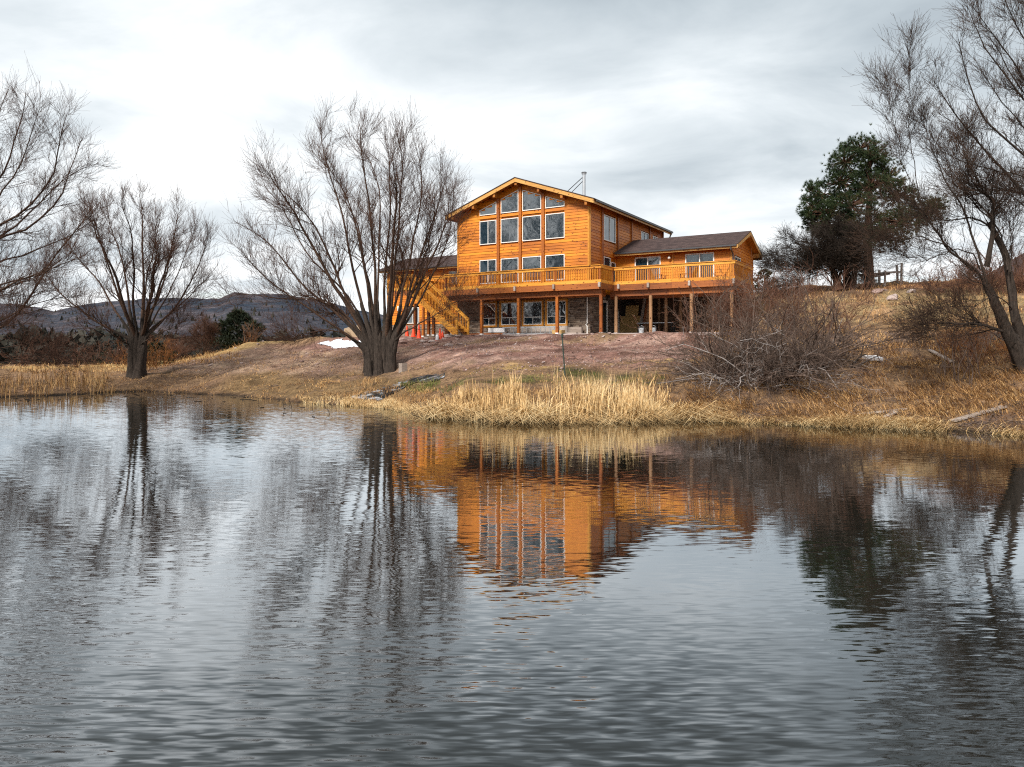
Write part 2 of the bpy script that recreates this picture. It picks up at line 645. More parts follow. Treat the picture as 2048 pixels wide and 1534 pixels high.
def slope(scale, rot, detail, rough, dist):
    return t.noise(t.world(scale, rot), 1.0, detail, rough, dist, color=True)


def sub5(colour, k):
    v = t.n.new('ShaderNodeVectorMath')
    v.operation = 'SUBTRACT'
    t.l.new(colour, v.inputs[0])
    v.inputs[1].default_value = (0.5, 0.5, 0.5)
    s = t.n.new('ShaderNodeVectorMath')
    s.operation = 'MULTIPLY'
    t.l.new(v.outputs[0], s.inputs[0])
    s.inputs[1].default_value = k
    return s.outputs[0]


def vadd(a, b):
    v = t.n.new('ShaderNodeVectorMath')
    v.operation = 'ADD'
    t.l.new(a, v.inputs[0])
    t.put(v.inputs[1], b)
    return v.outputs[0]


s1 = sub5(slope((5.5, 30.0, 1), (0, 0, 0.10), 0.8, 0.4, 0.35), (0.09, 0.50, 0))
s2 = sub5(slope((2.2, 12.0, 1), (0, 0, -0.13), 0.5, 0.5, 0.3), (0.05, 0.17, 0))
s3 = sub5(slope((0.35, 0.8, 1), (0, 0, 0.2), 1.0, 0.5, 0.0), (0.02, 0.06, 0))
tot = vadd(vadd(s1, s2), s3)
calm = t.noise(t.world((0.11, 0.16, 1), (0, 0, 0.3)), 1.0, 2, 0.5, 0.6)
near = t.n.new('ShaderNodeMapRange')
near.interpolation_type = 'SMOOTHSTEP'
t.l.new(sp.outputs[1], near.inputs['Value'])
near.inputs['From Min'].default_value = 2.5
near.inputs['From Max'].default_value = 7.8
near.inputs['To Min'].default_value = 0.95
near.inputs['To Max'].default_value = 0.15
shel = t.n.new('ShaderNodeMapRange')          # the right half lies in the lee of the bank
shel.interpolation_type = 'SMOOTHSTEP'
t.l.new(t.math('ADD', sp.outputs[0], t.math('MULTIPLY', calm, 3.0)), shel.inputs['Value'])
shel.inputs['From Min'].default_value = -2.5
shel.inputs['From Max'].default_value = 3.5
shel.inputs['To Min'].default_value = 2.1
shel.inputs['To Max'].default_value = 0.78
amp = t.math('MULTIPLY', t.math('MULTIPLY', t.ramp(calm, [(0.35, 0.35), (0.60, 1.1)]), near.outputs[0]), shel.outputs[0])
sc_ = t.n.new('ShaderNodeVectorMath')
sc_.operation = 'SCALE'
t.l.new(tot, sc_.inputs[0])
t.l.new(amp, sc_.inputs['Scale'])
nrm = t.n.new('ShaderNodeVectorMath')
nrm.operation = 'NORMALIZE'
t.l.new(vadd(sc_.outputs[0], (0, 0, 1)), nrm.inputs[0])
t.l.new(nrm.outputs[0], t.b.inputs['Normal'])
t.b.inputs['IOR'].default_value = 1.33
t.b.inputs['Specular IOR Level'].default_value = 0.0
t.put(t.b.inputs['Base Color'], (0.012, 0.012, 0.009))
lw = t.n.new('ShaderNodeLayerWeight')
lw.inputs['Blend'].default_value = 0.5
t.l.new(nrm.outputs[0], lw.inputs['Normal'])
refl = t.ramp(lw.outputs['Facing'], [(0.0, 0.02), (0.38, 0.055), (0.52, 0.14), (0.66, 0.40), (0.77, 0.66), (0.86, 0.72), (1.0, 0.85)])
gls = t.n.new('ShaderNodeBsdfGlossy')
gls.inputs['Roughness'].default_value = 0.03
gls.inputs['Color'].default_value = (0.93, 0.965, 1.0, 1)
t.l.new(nrm.outputs[0], gls.inputs['Normal'])
mxs = t.n.new('ShaderNodeMixShader')
t.l.new(refl, mxs.inputs[0])
t.l.new(t.b.outputs[0], mxs.inputs[1])
t.l.new(gls.outputs[0], mxs.inputs[2])
t.l.new(mxs.outputs[0], t.out.inputs[0])
M['water'] = t.m

# ------------------------------------------------------------------ terrain
ANG = math.radians(58.876)
UX, UY = math.sin(ANG), -math.cos(ANG)
VX, VY = math.cos(ANG), math.sin(ANG)
HC = np.array((4.490, 41.5))
SLAB = 3.085


def house_local(x, y):
    dx, dy = x - HC[0], y - HC[1]
    return dx * UX + dy * UY, dx * VX + dy * VY


def hw(u, v, z=0.0):
    return np.array((HC[0] + u * UX + v * VX, HC[1] + u * UY + v * VY, SLAB + z))


SHORE = [(-700, 805), (-400, 803), (-150, 800), (0, 795), (120, 790), (250, 784), (400, 788), (520, 797), (600, 806), (700, 812),
         (780, 818), (835, 832), (950, 840), (1090, 843), (1250, 841), (1360, 838), (1500, 846), (1650, 852), (1800, 858),
         (1950, 866), (2048, 870), (2250, 882), (2600, 905)]
ctl = []
shore_xy = []
for px, py in SHORE:
    D = H * F / (py - HZ)
    x = (px - 1024) / F * D
    shore_xy.append((x, D))
    n_ = math.hypot(x, D)
    ctl += [(x, D, 0.0), (x * (1 - 1.6 / n_), D * (1 - 1.6 / n_), -0.38), (x * (1 - 4.5 / n_), D * (1 - 4.5 / n_), -0.8),
            (x * (1 + 0.9 / n_), D * (1 + 0.9 / n_), 0.17)]
shore_xy = np.array(shore_xy)
for px, py, D in [(1090, 745, 28.5), (1090, 720, 31.5), (1090, 697, 35), (1090, 679, 38.5), (950, 750, 27.5), (950, 715, 33), (950, 690, 38),
                  (1250, 745, 28), (1250, 715, 31.5), (1250, 690, 35.5), (850, 780, 29), (860, 745, 32), (850, 705, 37), (840, 680, 42),
                  (600, 765, 34), (600, 740, 37), (600, 715, 41), (640, 692, 46), (600, 682, 51), (765, 757, 35.5), (720, 700, 42),
                  (400, 750, 41), (400, 722, 47), (420, 708, 53), (500, 690, 50), (500, 683, 54), (330, 735, 50),
                  (250, 757, 41), (270, 745, 45), (200, 735, 56), (100, 735, 56), (0, 748, 42), (0, 738, 52), (-300, 748, 42), (-300, 735, 55),
                  (1400, 760, 26), (1400, 715, 30.5), (1400, 690, 34), (1450, 668, 38), (1500, 800, 24.3), (1500, 760, 26.5), (1500, 720, 29), (1500, 685, 33), (1550, 640, 39), (1560, 585, 49),
                  (1600, 574, 55), (1750, 800, 23), (1750, 750, 25.5), (1750, 722, 28), (1750, 697, 31), (1750, 655, 36), (1750, 605, 42), (1750, 578, 48),
                  (1850, 568, 49), (1900, 655, 34), (1920, 700, 28.5), (1930, 600, 41), (1930, 562, 47), (2048, 800, 21.8), (2048, 750, 24.3), (2048, 690, 28), (2048, 630, 34), (2048, 562, 43),
                  (2300, 740, 22.5), (2300, 640, 30), (2300, 560, 40), (2700, 700, 22), (2700, 600, 30)]:
    p = at(px, py, D)
    ctl.append(tuple(p))
for x, y, z in [(-60, 90, 0.4), (-30, 75, 0.4), (-12, 70, 0.6), (-60, 60, 0.6), (-90, 45, 0.6), (-20, 110, 0.2), (0, 75, 2.6), (15, 75, 4.0), (30, 62, 7.0), (25, 85, 7.0),
                (50, 60, 7.6), (50, 90, 7.8), (0, 120, 2.0), (80, 50, 8), (60, 30, 5), (0, 10, -1.0), (0, -10, -1.2), (20, 5, -0.9), (-25, 10, -1.0), (-40, -10, -1), (40, -10, 0.6), (0, -40, 0.3), (-50, -40, 0.4), (50, -50, 0.6)]:
    ctl.append((x, y, z))
ctl = np.array(ctl)
ctl = ctl[np.unique(np.round(ctl[:, :2], 2), axis=0, return_index=True)[1]]
_d = np.hypot(ctl[:, None, 0] - ctl[None, :, 0], ctl[:, None, 1] - ctl[None, :, 1])
_w = np.linalg.solve(_d + np.eye(len(ctl)) * -0.15, ctl[:, 2] - 1.0)


def gz_raw(x, y):
    x = np.asarray(x, float)
    y = np.asarray(y, float)
    sh = x.shape
    X, Y = x.ravel(), y.ravel()
    out = np.empty(len(X))
    for i in range(0, len(X), 20000):
        a, b = X[i:i + 20000], Y[i:i + 20000]
        out[i:i + 20000] = np.hypot(a[:, None] - ctl[None, :, 0], b[:, None] - ctl[None, :, 1]) @ _w + 1.0
    z = out
    r = np.hypot(X, Y - 30)
    far = smooth01((r - 80) / 60)
    flat = np.where(X > 5, 7.4, 0.3) * smooth01((X + 25) / 60) + 0.3 * (1 - smooth01((X + 25) / 60))
    z = z * (1 - far) + flat * far
    # levelled pad under the house
    u, v = house_local(X, Y)
    du = np.maximum(np.maximum(-19.0 - u, u - 7.2), 0)
    dv = np.maximum(np.maximum(-2.7 - v, v - 9.0), 0)
    k = 1 - smooth01(np.hypot(du, dv) / 1.8)
    z = z * (1 - k) + (SLAB - 0.13) * k
    return z.reshape(sh)


def gz(x, y, rough=True):
    z = gz_raw(x, y)
    if rough:
        a = np.clip((z + 0.1) / 0.6, 0.25, 1.0)
        u, v = house_local(np.asarray(x, float), np.asarray(y, float))
        pad = 1 - smooth01(np.hypot(np.maximum(np.maximum(-19 - u, u - 7.2), 0), np.maximum(np.maximum(-2.2 - v, v - 9), 0)) / 1.0)
        a = a * (1 - 0.95 * pad)
        z = z + a * (fbm(np.asarray(x) * 0.40, np.asarray(y) * 0.55, 3, 3) * 0.52 + fbm(np.asarray(x) * 1.5, np.asarray(y) * 2.2, 9, 3) * 0.30)
    return z


def gz1(x, y):
    return float(gz(np.array([x]), np.array([y]))[0])


def axis(lo, hi, step, far, g=1.16):
    core = list(np.arange(lo, hi + step / 2, step))
    a, s = [], step
    x = lo
    while x > -far:
        s *= g
        x -= s
        a.append(x)
    b, s = [], step
    x = core[-1]
    while x < far:
        s *= g
        x += s
        b.append(x)
    return np.array(a[::-1] + core + b)


gx = axis(-46, 34, 0.28, 4200)
gy = axis(16, 66, 0.24, 4200)
GX, GY = np.meshgrid(gx, gy)
GZ = gz(GX, GY)
nx, ny = len(gx), len(gy)
idx = np.arange(nx * ny).reshape(ny, nx)
quads = np.stack([idx[:-1, :-1], idx[:-1, 1:], idx[1:, 1:], idx[1:, :-1]], -1).reshape(-1, 4)
gme = mesh_np('ground', np.stack([GX, GY, GZ], -1).reshape(-1, 3), quads, smooth=True)

# what covers the soil where
X, Y, Z = GX.ravel(), GY.ravel(), GZ.ravel()
RED = np.array((0.265, 0.152, 0.128))
TAN = np.array((0.27, 0.175, 0.105))
STRAW = np.array((0.37, 0.215, 0.110))
BROWN = np.array((0.20, 0.125, 0.085))
GREEN = np.array((0.075, 0.085, 0.024))
MUD = np.array((0.040, 0.028, 0.020))
PXg = 1024 + F * X / np.maximum(Y, 1)
PYg = HZ + F * (H - Z) / np.maximum(Y, 1)
nz = fbm(X * 0.5, Y * 0.5, 21, 4)
nz2 = fbm(X * 1.3, Y * 1.3, 33, 3)
c = np.tile(TAN, (len(X), 1))


def blend(c, col, k):
    k = np.clip(k, 0, 1)[:, None]
    return c * (1 - k) + col * k


def band(a, lo, hi, s):
    return smooth01((a - lo) / s) * (1 - smooth01((a - hi) / s))


u_, v_ = house_local(X, Y)
yard = band(X, -12.5, 9.0, 2.5) * smooth01((Z + nz * 0.8 - 1.35) / 0.35) * (1 - smooth01((v_ - 12) / 6))
c = blend(c, BROWN, smooth01((nz2 + 0.06) / 0.2) * 0.6)
c = blend(c, RED, yard)
streak = fbm(X * 0.28 + 5, Y * 1.5, 57, 4)
c = blend(c, np.array((0.42, 0.29, 0.245)), yard * smooth01((streak - 0.03) / 0.10) * 0.75)
c = blend(c, np.array((0.15, 0.085, 0.065)), yard * smooth01((-streak - 0.04) / 0.10) * 0.75)
c = blend(c, np.array((0.31, 0.215, 0.13)), yard * smooth01((nz - 0.06) / 0.1) * 0.7)
right = smooth01((X - 8.5) / 3)
c = blend(c, np.array((0.47, 0.30, 0.165)), right * smooth01((nz + 0.02) / 0.16) * 0.9)
c = blend(c, np.array((0.135, 0.083, 0.058)), right * smooth01((nz2 - 0.01) / 0.12) * 0.85)
c = blend(c, np.array((0.40, 0.30, 0.16)), right * band(Z + nz * 1.2, 3.3, 5.4, 0.5) * smooth01((nz2 + 0.12) / 0.1) * 0.8)
track = right * band(Z + nz * 0.3, 2.15, 2.9, 0.25)
c = blend(c, np.array((0.23, 0.165, 0.135)), track * 0.85)
c = blend(c, np.array((0.26, 0.12, 0.055)), right * band(Z + nz * 0.5, 5.9, 6.6, 0.3) * 0.7)
lefts = band(X, -24, -7.0, 3.0) * smooth01((Z + nz * 0.6 - 0.75) / 0.3) * (1 - smooth01((Y - 62) / 10))
c = blend(c, np.array((0.30, 0.20, 0.155)), lefts * 0.85)
c = blend(c, np.array((0.45, 0.33, 0.235)), lefts * smooth01((nz2 - 0.03) / 0.1) * 0.6)
c = blend(c, RED, lefts * smooth01((Z + nz - 2.0) / 0.4) * 0.9)
olive = band(X, -16, -4.5, 2.5) * (1 - smooth01((Z + nz - 0.75) / 0.35)) * smooth01((Z - 0.05) / 0.1)
c = blend(c, np.array((0.22, 0.150, 0.072)), olive * 0.7)
gb = band(X, -3.0, 4.2, 1.2) * band(Y + nz * 3.0, 26.9, 28.0, 0.5)
c = blend(c, GREEN, gb * 0.8 * smooth01((nz2 + 0.12) / 0.12))
c = blend(c, np.array((0.48, 0.33, 0.14)), band(X, -3, 9, 1.5) * band(Y + nz * 1.6, 28.8, 30.3, 0.6) * 0.8 * smooth01((nz2 + .05) / .15))
c = blend(c, np.array((0.50, 0.35, 0.15)), band(X, -40, -10, 5) * band(Y + nz * 3, 47, 58, 3) * 0.8)
c = blend(c, MUD, 1 - smooth01((Z + nz2 * 0.12 - 0.02) / 0.08))
far_k = smooth01((np.hypot(X, Y) - 75) / 40) * (X < 20)
c = blend(c, np.array((0.060, 0.052, 0.040)), far_k * 0.9)
ca = gme.color_attributes.new('zone', 'FLOAT_COLOR', 'POINT')
ca.data.foreach_set('color', np.concatenate([c, np.ones((len(c), 1))], 1).astype(np.float32).ravel())
ground = link('ground', gme, M['ground'])
ground['kind'] = 'structure'
del X, Y, Z, PXg, PYg, nz, nz2, c

wx, wy = 120, 60
wm = MB()
wm.v = [(-120, -60, 0), (60, -60, 0), (60, 48, 0), (-120, 48, 0)]
wm.f = [(0, 1, 2, 3)]
water = link('pond_water', wm.mesh('pond_water'), M['water'])
water['kind'] = 'structure'

# far hills
hs_px = np.array([-700, -300, -120, 0, 38, 75, 107, 152, 213, 305, 358, 404, 438, 468, 506, 563, 609, 666, 723, 780, 900, 1200, 1600])
hs_py = np.array([600, 596, 608, 605, 608, 616, 622, 612, 603, 596, 595, 597, 596, 585, 589, 589, 597, 608, 620, 632, 648, 664, 676])
pxs = np.linspace(-700, 1600, 420)
Ds = np.concatenate([np.linspace(320, 900, 14)[:-1], np.linspace(900, 1500, 36)])
top = (HZ - np.interp(pxs, hs_px, hs_py)) / F
A_, D_ = np.meshgrid(pxs, Ds)
TA, _ = np.meshgrid(top, Ds)
XX = (A_ - 1024) / F * D_
prof = np.interp(D_, [320, 600, 900, 1500], [0.05, 0.36, 0.52, 1.0])
rid = (fbm(XX / 120, D_ / 130, 5, 6) - 0.35 * np.abs(fbm(XX / 60, D_ / 300, 6, 3))) * 1.5
ZZ = H + TA * D_ * np.clip(prof + rid * 0.55 * (1 - prof) * 1.2, 0, None) - 3
ZZ[-1] = H + top * Ds[-1] + fbm(XX[-1] / 18, D_[-1] / 18, 8, 3) * 7
back = ZZ[-1] - 60
XX = np.vstack([XX, XX[-1:] * 1.25])
DD = np.vstack([D_, D_[-1:] * 1.25])
ZZ = np.vstack([ZZ, back[None] * 0.3])
n0, n1_ = XX.shape
idx = np.arange(n0 * n1_).reshape(n0, n1_)
quads = np.stack([idx[:-1, :-1], idx[:-1, 1:], idx[1:, 1:], idx[1:, :-1]], -1).reshape(-1, 4)
hills = link('hills', mesh_np('hills', np.stack([XX, DD, ZZ], -1).reshape(-1, 3), quads, smooth=True), M['hill'])
hills['kind'] = 'structure'


# ------------------------------------------------------------------ leaf and stem geometry
def unit(v):
    return v / np.maximum(np.linalg.norm(v, axis=-1, keepdims=True), 1e-9)


def tubes(P, R, sides):
    """P (N,K,3), R (N,K) -> verts, quads"""
    N, K, _ = P.shape
    T = np.empty_like(P)
    T[:, 1:-1] = P[:, 2:] - P[:, :-2]
    T[:, 0] = P[:, 1] - P[:, 0]
    T[:, -1] = P[:, -1] - P[:, -2]
    T = unit(T)
    ref = np.where(np.abs(T[:, :1, 2:]) > 0.92, np.array([[[1.0, 0, 0]]]), np.array([[[0, 0, 1.0]]]))
    S = unit(np.cross(T, np.broadcast_to(ref, T.shape)))
    B = np.cross(S, T)
    a = np.arange(sides) * 2 * np.pi / sides
    V = P[:, :, None, :] + R[:, :, None, None] * (S[:, :, None, :] * np.cos(a)[None, None, :, None] + B[:, :, None, :] * np.sin(a)[None, None, :, None])
    base = (np.arange(N)[:, None, None] * K + np.arange(K - 1)[None, :, None]) * sides
    k = np.arange(sides)[None, None, :]
    k2 = (k + 1) % sides
    q = np.stack([base + k, base + k2, base + sides + k2, base + sides + k], -1).reshape(-1, 4)
    return V.reshape(-1, 3), q


def join_vq(lst):
    Vs, Qs, n = [], [], 0
    for V, q in lst:
        Vs.append(V)
        Qs.append(q + n)
        n += len(V)
    return np.concatenate(Vs), np.concatenate(Qs)


def resample(path, n, wob=0.0, rng=RNG):
    path = np.asarray(path, float)
    d = np.r_[0, np.cumsum(np.linalg.norm(np.diff(path, axis=0), axis=1))]
    s = np.linspace(0, d[-1], n)
    P = np.stack([np.interp(s, d, path[:, i]) for i in range(3)], -1)
    for _ in range(2):
        P[1:-1] = (P[:-2] + 2 * P[1:-1] + P[2:]) / 4
    if wob:
        w = rng.normal(0, wob, P.shape)
        w[0] = 0
        w[1:] = (w[1:] + w[:-1]) / 2
        P = P + w
    return P


def spawn(P, R, per, t0, t1, ang, lens, nseg, up, wander, rr, rng, rmin=0.004, taper=0.25, tbias=1.0):
    """side shoots on every polyline: returns (N2,nseg+1,3) and radii"""
    N, K, _ = P.shape
    t = t0 + (t1 - t0) * rng.random((N, per)) ** tbias
    f = t * (K - 1)
    i = np.clip(f.astype(int), 0, K - 2)
    w = (f - i)[..., None]
    r_ = np.arange(N)[:, None]
    p0 = P[r_, i] * (1 - w) + P[r_, i + 1] * w
    T = unit(P[r_, i + 1] - P[r_, i])
    rad = R[r_, i] * (1 - w[..., 0]) + R[r_, i + 1] * w[..., 0]
    rnd = rng.normal(size=T.shape)
    perp = unit(rnd - (rnd * T).sum(-1, keepdims=True) * T)
    a = np.radians(rng.uniform(ang[0], ang[1], (N, per)))[..., None]
    d = T * np.cos(a) + perp * np.sin(a)
    L = lens(t, rng.random((N, per)))
    p0, d, L, rad = p0.reshape(-1, 3), d.reshape(-1, 3), L.reshape(-1), rad.reshape(-1)
    Q = np.empty((len(p0), nseg + 1, 3))
    Q[:, 0] = p0
    step = (L / nseg)[:, None]
    for k in range(nseg):
        d = unit(d + np.array((0, 0, up)) / nseg + rng.normal(0, wander, d.shape))
        Q[:, k + 1] = Q[:, k] + d * step
    r0 = np.maximum(rad * rr, rmin)
    RR = r0[:, None] * np.linspace(1, taper, nseg + 1)[None]
    return Q, np.maximum(RR, rmin * 0.75)


def make_tree(name, label, base, trunks, stems, D0, spread, r_stem, seed, mats=('bark', 'limb', 'twig'), n1=13, n2=6, n3=5, L1=2.6, L2=1.3, L3=0.7,
              up=0.5, rmin=0.0058, group=None, extra=0, wob=0.05, a1=(22, 55), t0=0.22, n_s=13, rt=0.09, shrink=1.0):
    rng = np.random.default_rng(seed)
    root = empty(name, base, 0, label, 'tree', group)
    b = np.array(base)
    S, Rs = [], []
    for k, st in enumerate(stems):
        path, off = st[0], st[1]
        rs = (st[2] if len(st) > 2 else r_stem) * 0.56
        n = len(path)
        pts = []
        for j, (px, py) in enumerate(path):
            tt = j / (n - 1)
            pts.append(at(px, py, D0 + off * spread * tt ** 0.8))
        P_s = resample(pts, n_s, wob, rng)
        S.append(P_s[:1] + (P_s - P_s[:1]) * shrink)
        Rs.append(np.linspace(1, rt, n_s) ** 0.85 * rs)
    S, Rs = np.array(S), np.array(Rs)
    if extra:
        # more stems between those seen, fanned out in depth
        for _ in range(extra):
            i, j = rng.integers(0, len(stems), 2)
            w = rng.uniform(0.25, 0.75)
            P = S[i] * w + S[j] * (1 - w)
            dy = rng.choice([-1, 1]) * rng.uniform(0.5, 1.0) * spread
            tt = np.linspace(0, 1, n_s)[:, None]
            P = P + tt * np.array((0, dy, 0)) + rng.normal(0, wob, P.shape) * tt
            sc = rng.uniform(0.8, 1.0)
            P = P[:1] + (P - P[:1]) * sc
            S = np.concatenate([S, P[None]])
            Rs = np.concatenate([Rs, (np.linspace(1, rt, n_s) ** 0.85 * r_stem * rng.uniform(0.6, 0.9))[None]])
    # trunk: fat tubes bundled into one fluted bole
    tv = []
    boles = [(np.array([at(px, py, D0 + o) for px, py, o in path]), rads) for path, rads in trunks if path is not None]
    for path, rads in trunks:
        if path is None:                                   # one bole per stem, running on into it
            cx, sq, rb = rads
            for k in range(len(stems)):
                q0 = S[k][0]
                wid = (q0[0] - (cx - 1024) / F * D0) * sq
                gx_, gy_ = (cx - 1024) / F * D0 + wid, D0 + rng.uniform(-0.35, 0.35)
                foot = np.array((gx_, gy_, gz1(gx_, gy_) - 0.15))
                mid_ = foot * 0.5 + q0 * 0.5 + np.array((-wid * 0.12, 0, 0))
                r1 = Rs[k][0]
                boles.append((np.array([foot, mid_, q0, S[k][1], S[k][2]]), [rb, rb * 0.82, (rb * 0.45 + r1 * 0.8), r1 * 1.15, Rs[k][2] * 1.02]))
    for pts, rads in boles:
        NR, NS = 22, 26
        P = resample(pts, NR, 0.010, rng)
        R = np.interp(np.linspace(0, 1, NR), np.linspace(0, 1, len(rads)), rads)
        R = R * (1 + 0.35 * np.exp(-np.linspace(0, 1, NR) * 9))          # root flare
        V, q = tubes(P[None], R[None], NS)
        out = unit(V - np.repeat(P, NS, 0))
        an = np.tile(np.arange(NS) * 2 * np.pi / NS, NR)
        ridge = fbm(np.cos(an) * 2.6 + 7 * rng.random(), np.sin(an) * 2.6 + V[:, 2] * 0.35, 4, 3) + 0.6 * fbm(np.cos(an) * 6, np.sin(an) * 6 + V[:, 2] * 1.3, 14, 2)
        V = V + out * (ridge * 0.62 * np.repeat(R, NS))[:, None]
        tv.append((V - b, q))
    V, q = join_vq(tv)
    link('trunk', mesh_np('trunk', V, q, smooth=True), M[mats[0]], root)
    for k in range(len(S)):
        V, q = tubes(S[k:k + 1], Rs[k:k + 1], 7)
        link('limb', mesh_np('limb', V - b, q, smooth=True), M[mats[1]], root)
    A, RA = spawn(S, Rs, n1, t0, 0.99, a1, lambda t, r: L1 * (0.32 + 0.75 * (1 - t)) * (0.45 + 0.85 * r), 7, up, 0.13, 0.42, rng, rmin * 1.5, 0.3, 0.8)
    B, RB = spawn(A, RA, n2, 0.12, 1.0, (18, 48), lambda t, r: L2 * (0.45 + 0.6 * (1 - t)) * (0.4 + 0.9 * r), 5, up * 1.1, 0.13, 0.6, rng, rmin * 1.1)
    B2, RB2 = spawn(S, Rs, n1, t0, 1.0, (18, 50), lambda t, r: L2 * (0.4 + 0.9 * r), 5, up * 1.1, 0.12, 0.22, rng, rmin * 1.1, 0.3, 0.6)
    B = np.concatenate([B, B2])
    RB = np.concatenate([RB, RB2])
    B3, RB3 = spawn(S, Rs, 9, 0.72, 1.0, (8, 40), lambda t, r: L2 * (0.3 + 0.45 * r), 5, up * 1.1, 0.12, 0.5, rng, rmin * 1.1, 0.3)
    B = np.concatenate([B, B3])
    RB = np.concatenate([RB, RB3])
    C, RC = spawn(B, RB, n3, 0.1, 1.0, (15, 42), lambda t, r: L3 * (0.35 + 0.95 * r), 4, up * 0.9, 0.11, 0.75, rng, rmin, 0.5)
    V, q = join_vq([tubes(A, RA, 4), tubes(B, RB, 3)])
    link('branches', mesh_np('branches', V - b, q), M[mats[1]], root)['kind'] = 'stuff'
    V, q = tubes(C, RC, 3)
    link('twigs', mesh_np('twigs', V - b, q), M[mats[2]], root)['kind'] = 'stuff'
    return root


def z7(*pts):
    return [(430 + x / 2.556, 200 + y / 2.556) for x, y in pts]


def z6(*pts):
    return [(x / 2.515, 150 + y / 2.515) for x, y in pts]


def z8(*pts):
    return [(1500 + x / 2.018, y / 2.018) for x, y in pts]


# the big willow in front of the house
D1 = 35.8
stems = [(z7((770, 1270), (620, 1160), (350, 975), (200, 855), (110, 780), (80, 720)), -0.3, 0.12),
         (z7((770, 1240), (600, 1060), (430, 960), (300, 740), (180, 645), (60, 590)), 0.4, 0.13),
         (z7((780, 1220), (640, 960), (560, 740), (510, 610), (400, 490), (260, 370)), -0.6, 0.15),
         (z7((800, 1220), (710, 900), (650, 600), (600, 380), (530, 210), (520, 80)), 0.3, 0.15),
         (z7((810, 1220), (770, 850), (720, 650), (690, 480), (600, 330), (470, 200)), 0.8, 0.13),
         (z7((830, 1220), (820, 850), (790, 560), (760, 330), (740, 80)), -0.5, 0.16),
         (z7((870, 1220), (860, 900), (885, 650), (900, 380), (880, 170)), 0.2, 0.14),
         (z7((890, 1220), (920, 800), (960, 520), (960, 350), (940, 110)), -0.8, 0.15),
         (z7((910, 1220), (980, 850), (1040, 600), (1080, 330), (1030, 170)), 0.5, 0.14),
         (z7((920, 1220), (1050, 800), (1130, 560), (1180, 420), (1170, 300)), -0.3, 0.13),
         (z7((920, 1230), (1060, 1000), (1150, 830), (1220, 640), (1235, 500)), 0.6, 0.12),
         (z7((910, 1240), (1000, 1160), (1130, 1095), (1200, 1040), (1290, 1010)), -0.5, 0.09),
         (z7((770, 1260), (600, 1160), (450, 1190), (330, 1230)), -0.6, 0.08),
         (z7((780, 1240), (600, 1010), (470, 1000), (330, 1010), (140, 970), (30, 990)), 0.1, 0.09),
         (z7((790, 1230), (700, 1000), (500, 820), (380, 640), (300, 470), (230, 400)), 1.0, 0.11),
         (z7((840, 1220), (830, 700), (850, 480), (820, 300), (700, 130)), 1.0, 0.12)]
zb = gz1((760 - 1024) / F * D1, D1)
trk = [(None, (757, 0.74, 0.25))]
make_tree('willow_tree', 'large bare many-stemmed willow on the bank in front of the left house wing',
          ((760 - 1024) / F * D1, D1, zb), trk, stems, D1, 3.6, 0.13, 11, n1=16, n2=7, n3=5, L1=2.9, L2=1.35, L3=0.75, up=0.5, extra=7, rmin=0.0048, shrink=0.945)

# the second willow, further left
D2 = 41.0
stems = [(z6((660, 1330), (520, 1260), (430, 1210), (330, 1130), (230, 1020), (190, 940)), -0.3, 0.13),
         (z6((660, 1310), (560, 1150), (440, 970), (370, 880), (300, 800)), 0.5, 0.13),
         (z6((670, 1300), (580, 1080), (520, 880), (470, 720), (430, 600)), -0.5, 0.14),
         (z6((670, 1300), (640, 1100), (620, 930), (570, 780), (520, 620)), 0.5, 0.14),
         (z6((690, 1320), (660, 1050), (690, 880), (650, 730), (600, 610)), -0.8, 0.14),
         (z6((715, 1320), (725, 1000), (710, 800), (725, 680), (700, 560)), 0.2, 0.17),
         (z6((720, 1310), (740, 960), (790, 800), (810, 660)), 0.8, 0.11),
         (z6((725, 1310), (800, 1080), (850, 920), (890, 760), (905, 640)), -0.3, 0.14),
         (z6((735, 1310), (860, 1200), (940, 1080), (1020, 930), (1065, 790)), 0.3, 0.13),
         (z6((730, 1320), (830, 1240), (930, 1130), (1000, 1060), (1075, 990)), -0.7, 0.10),
         (z6((700, 1340), (800, 1180), (900, 1000), (960, 850), (1000, 720)), 0.9, 0.10),
         (z6((700, 1360), (780, 1300), (880, 1270), (960, 1210)), -0.9, 0.07),
         (z6((660, 1360), (560, 1310), (460, 1200), (380, 1180)), -0.9, 0.07)]
trk = [(None, (271, 0.55, 0.26))]
make_tree('willow_tree', 'mid-sized bare willow with one short thick trunk on the grassy far left shore',
          ((270 - 1024) / F * D2, D2, gz1((270 - 1024) / F * D2, D2)), trk, stems, D2, 3.2, 0.13, 12, n1=14, n2=6, n3=5, L1=2.4, L2=1.2, L3=0.65, up=0.6, extra=4, rmin=0.0050, shrink=0.95)

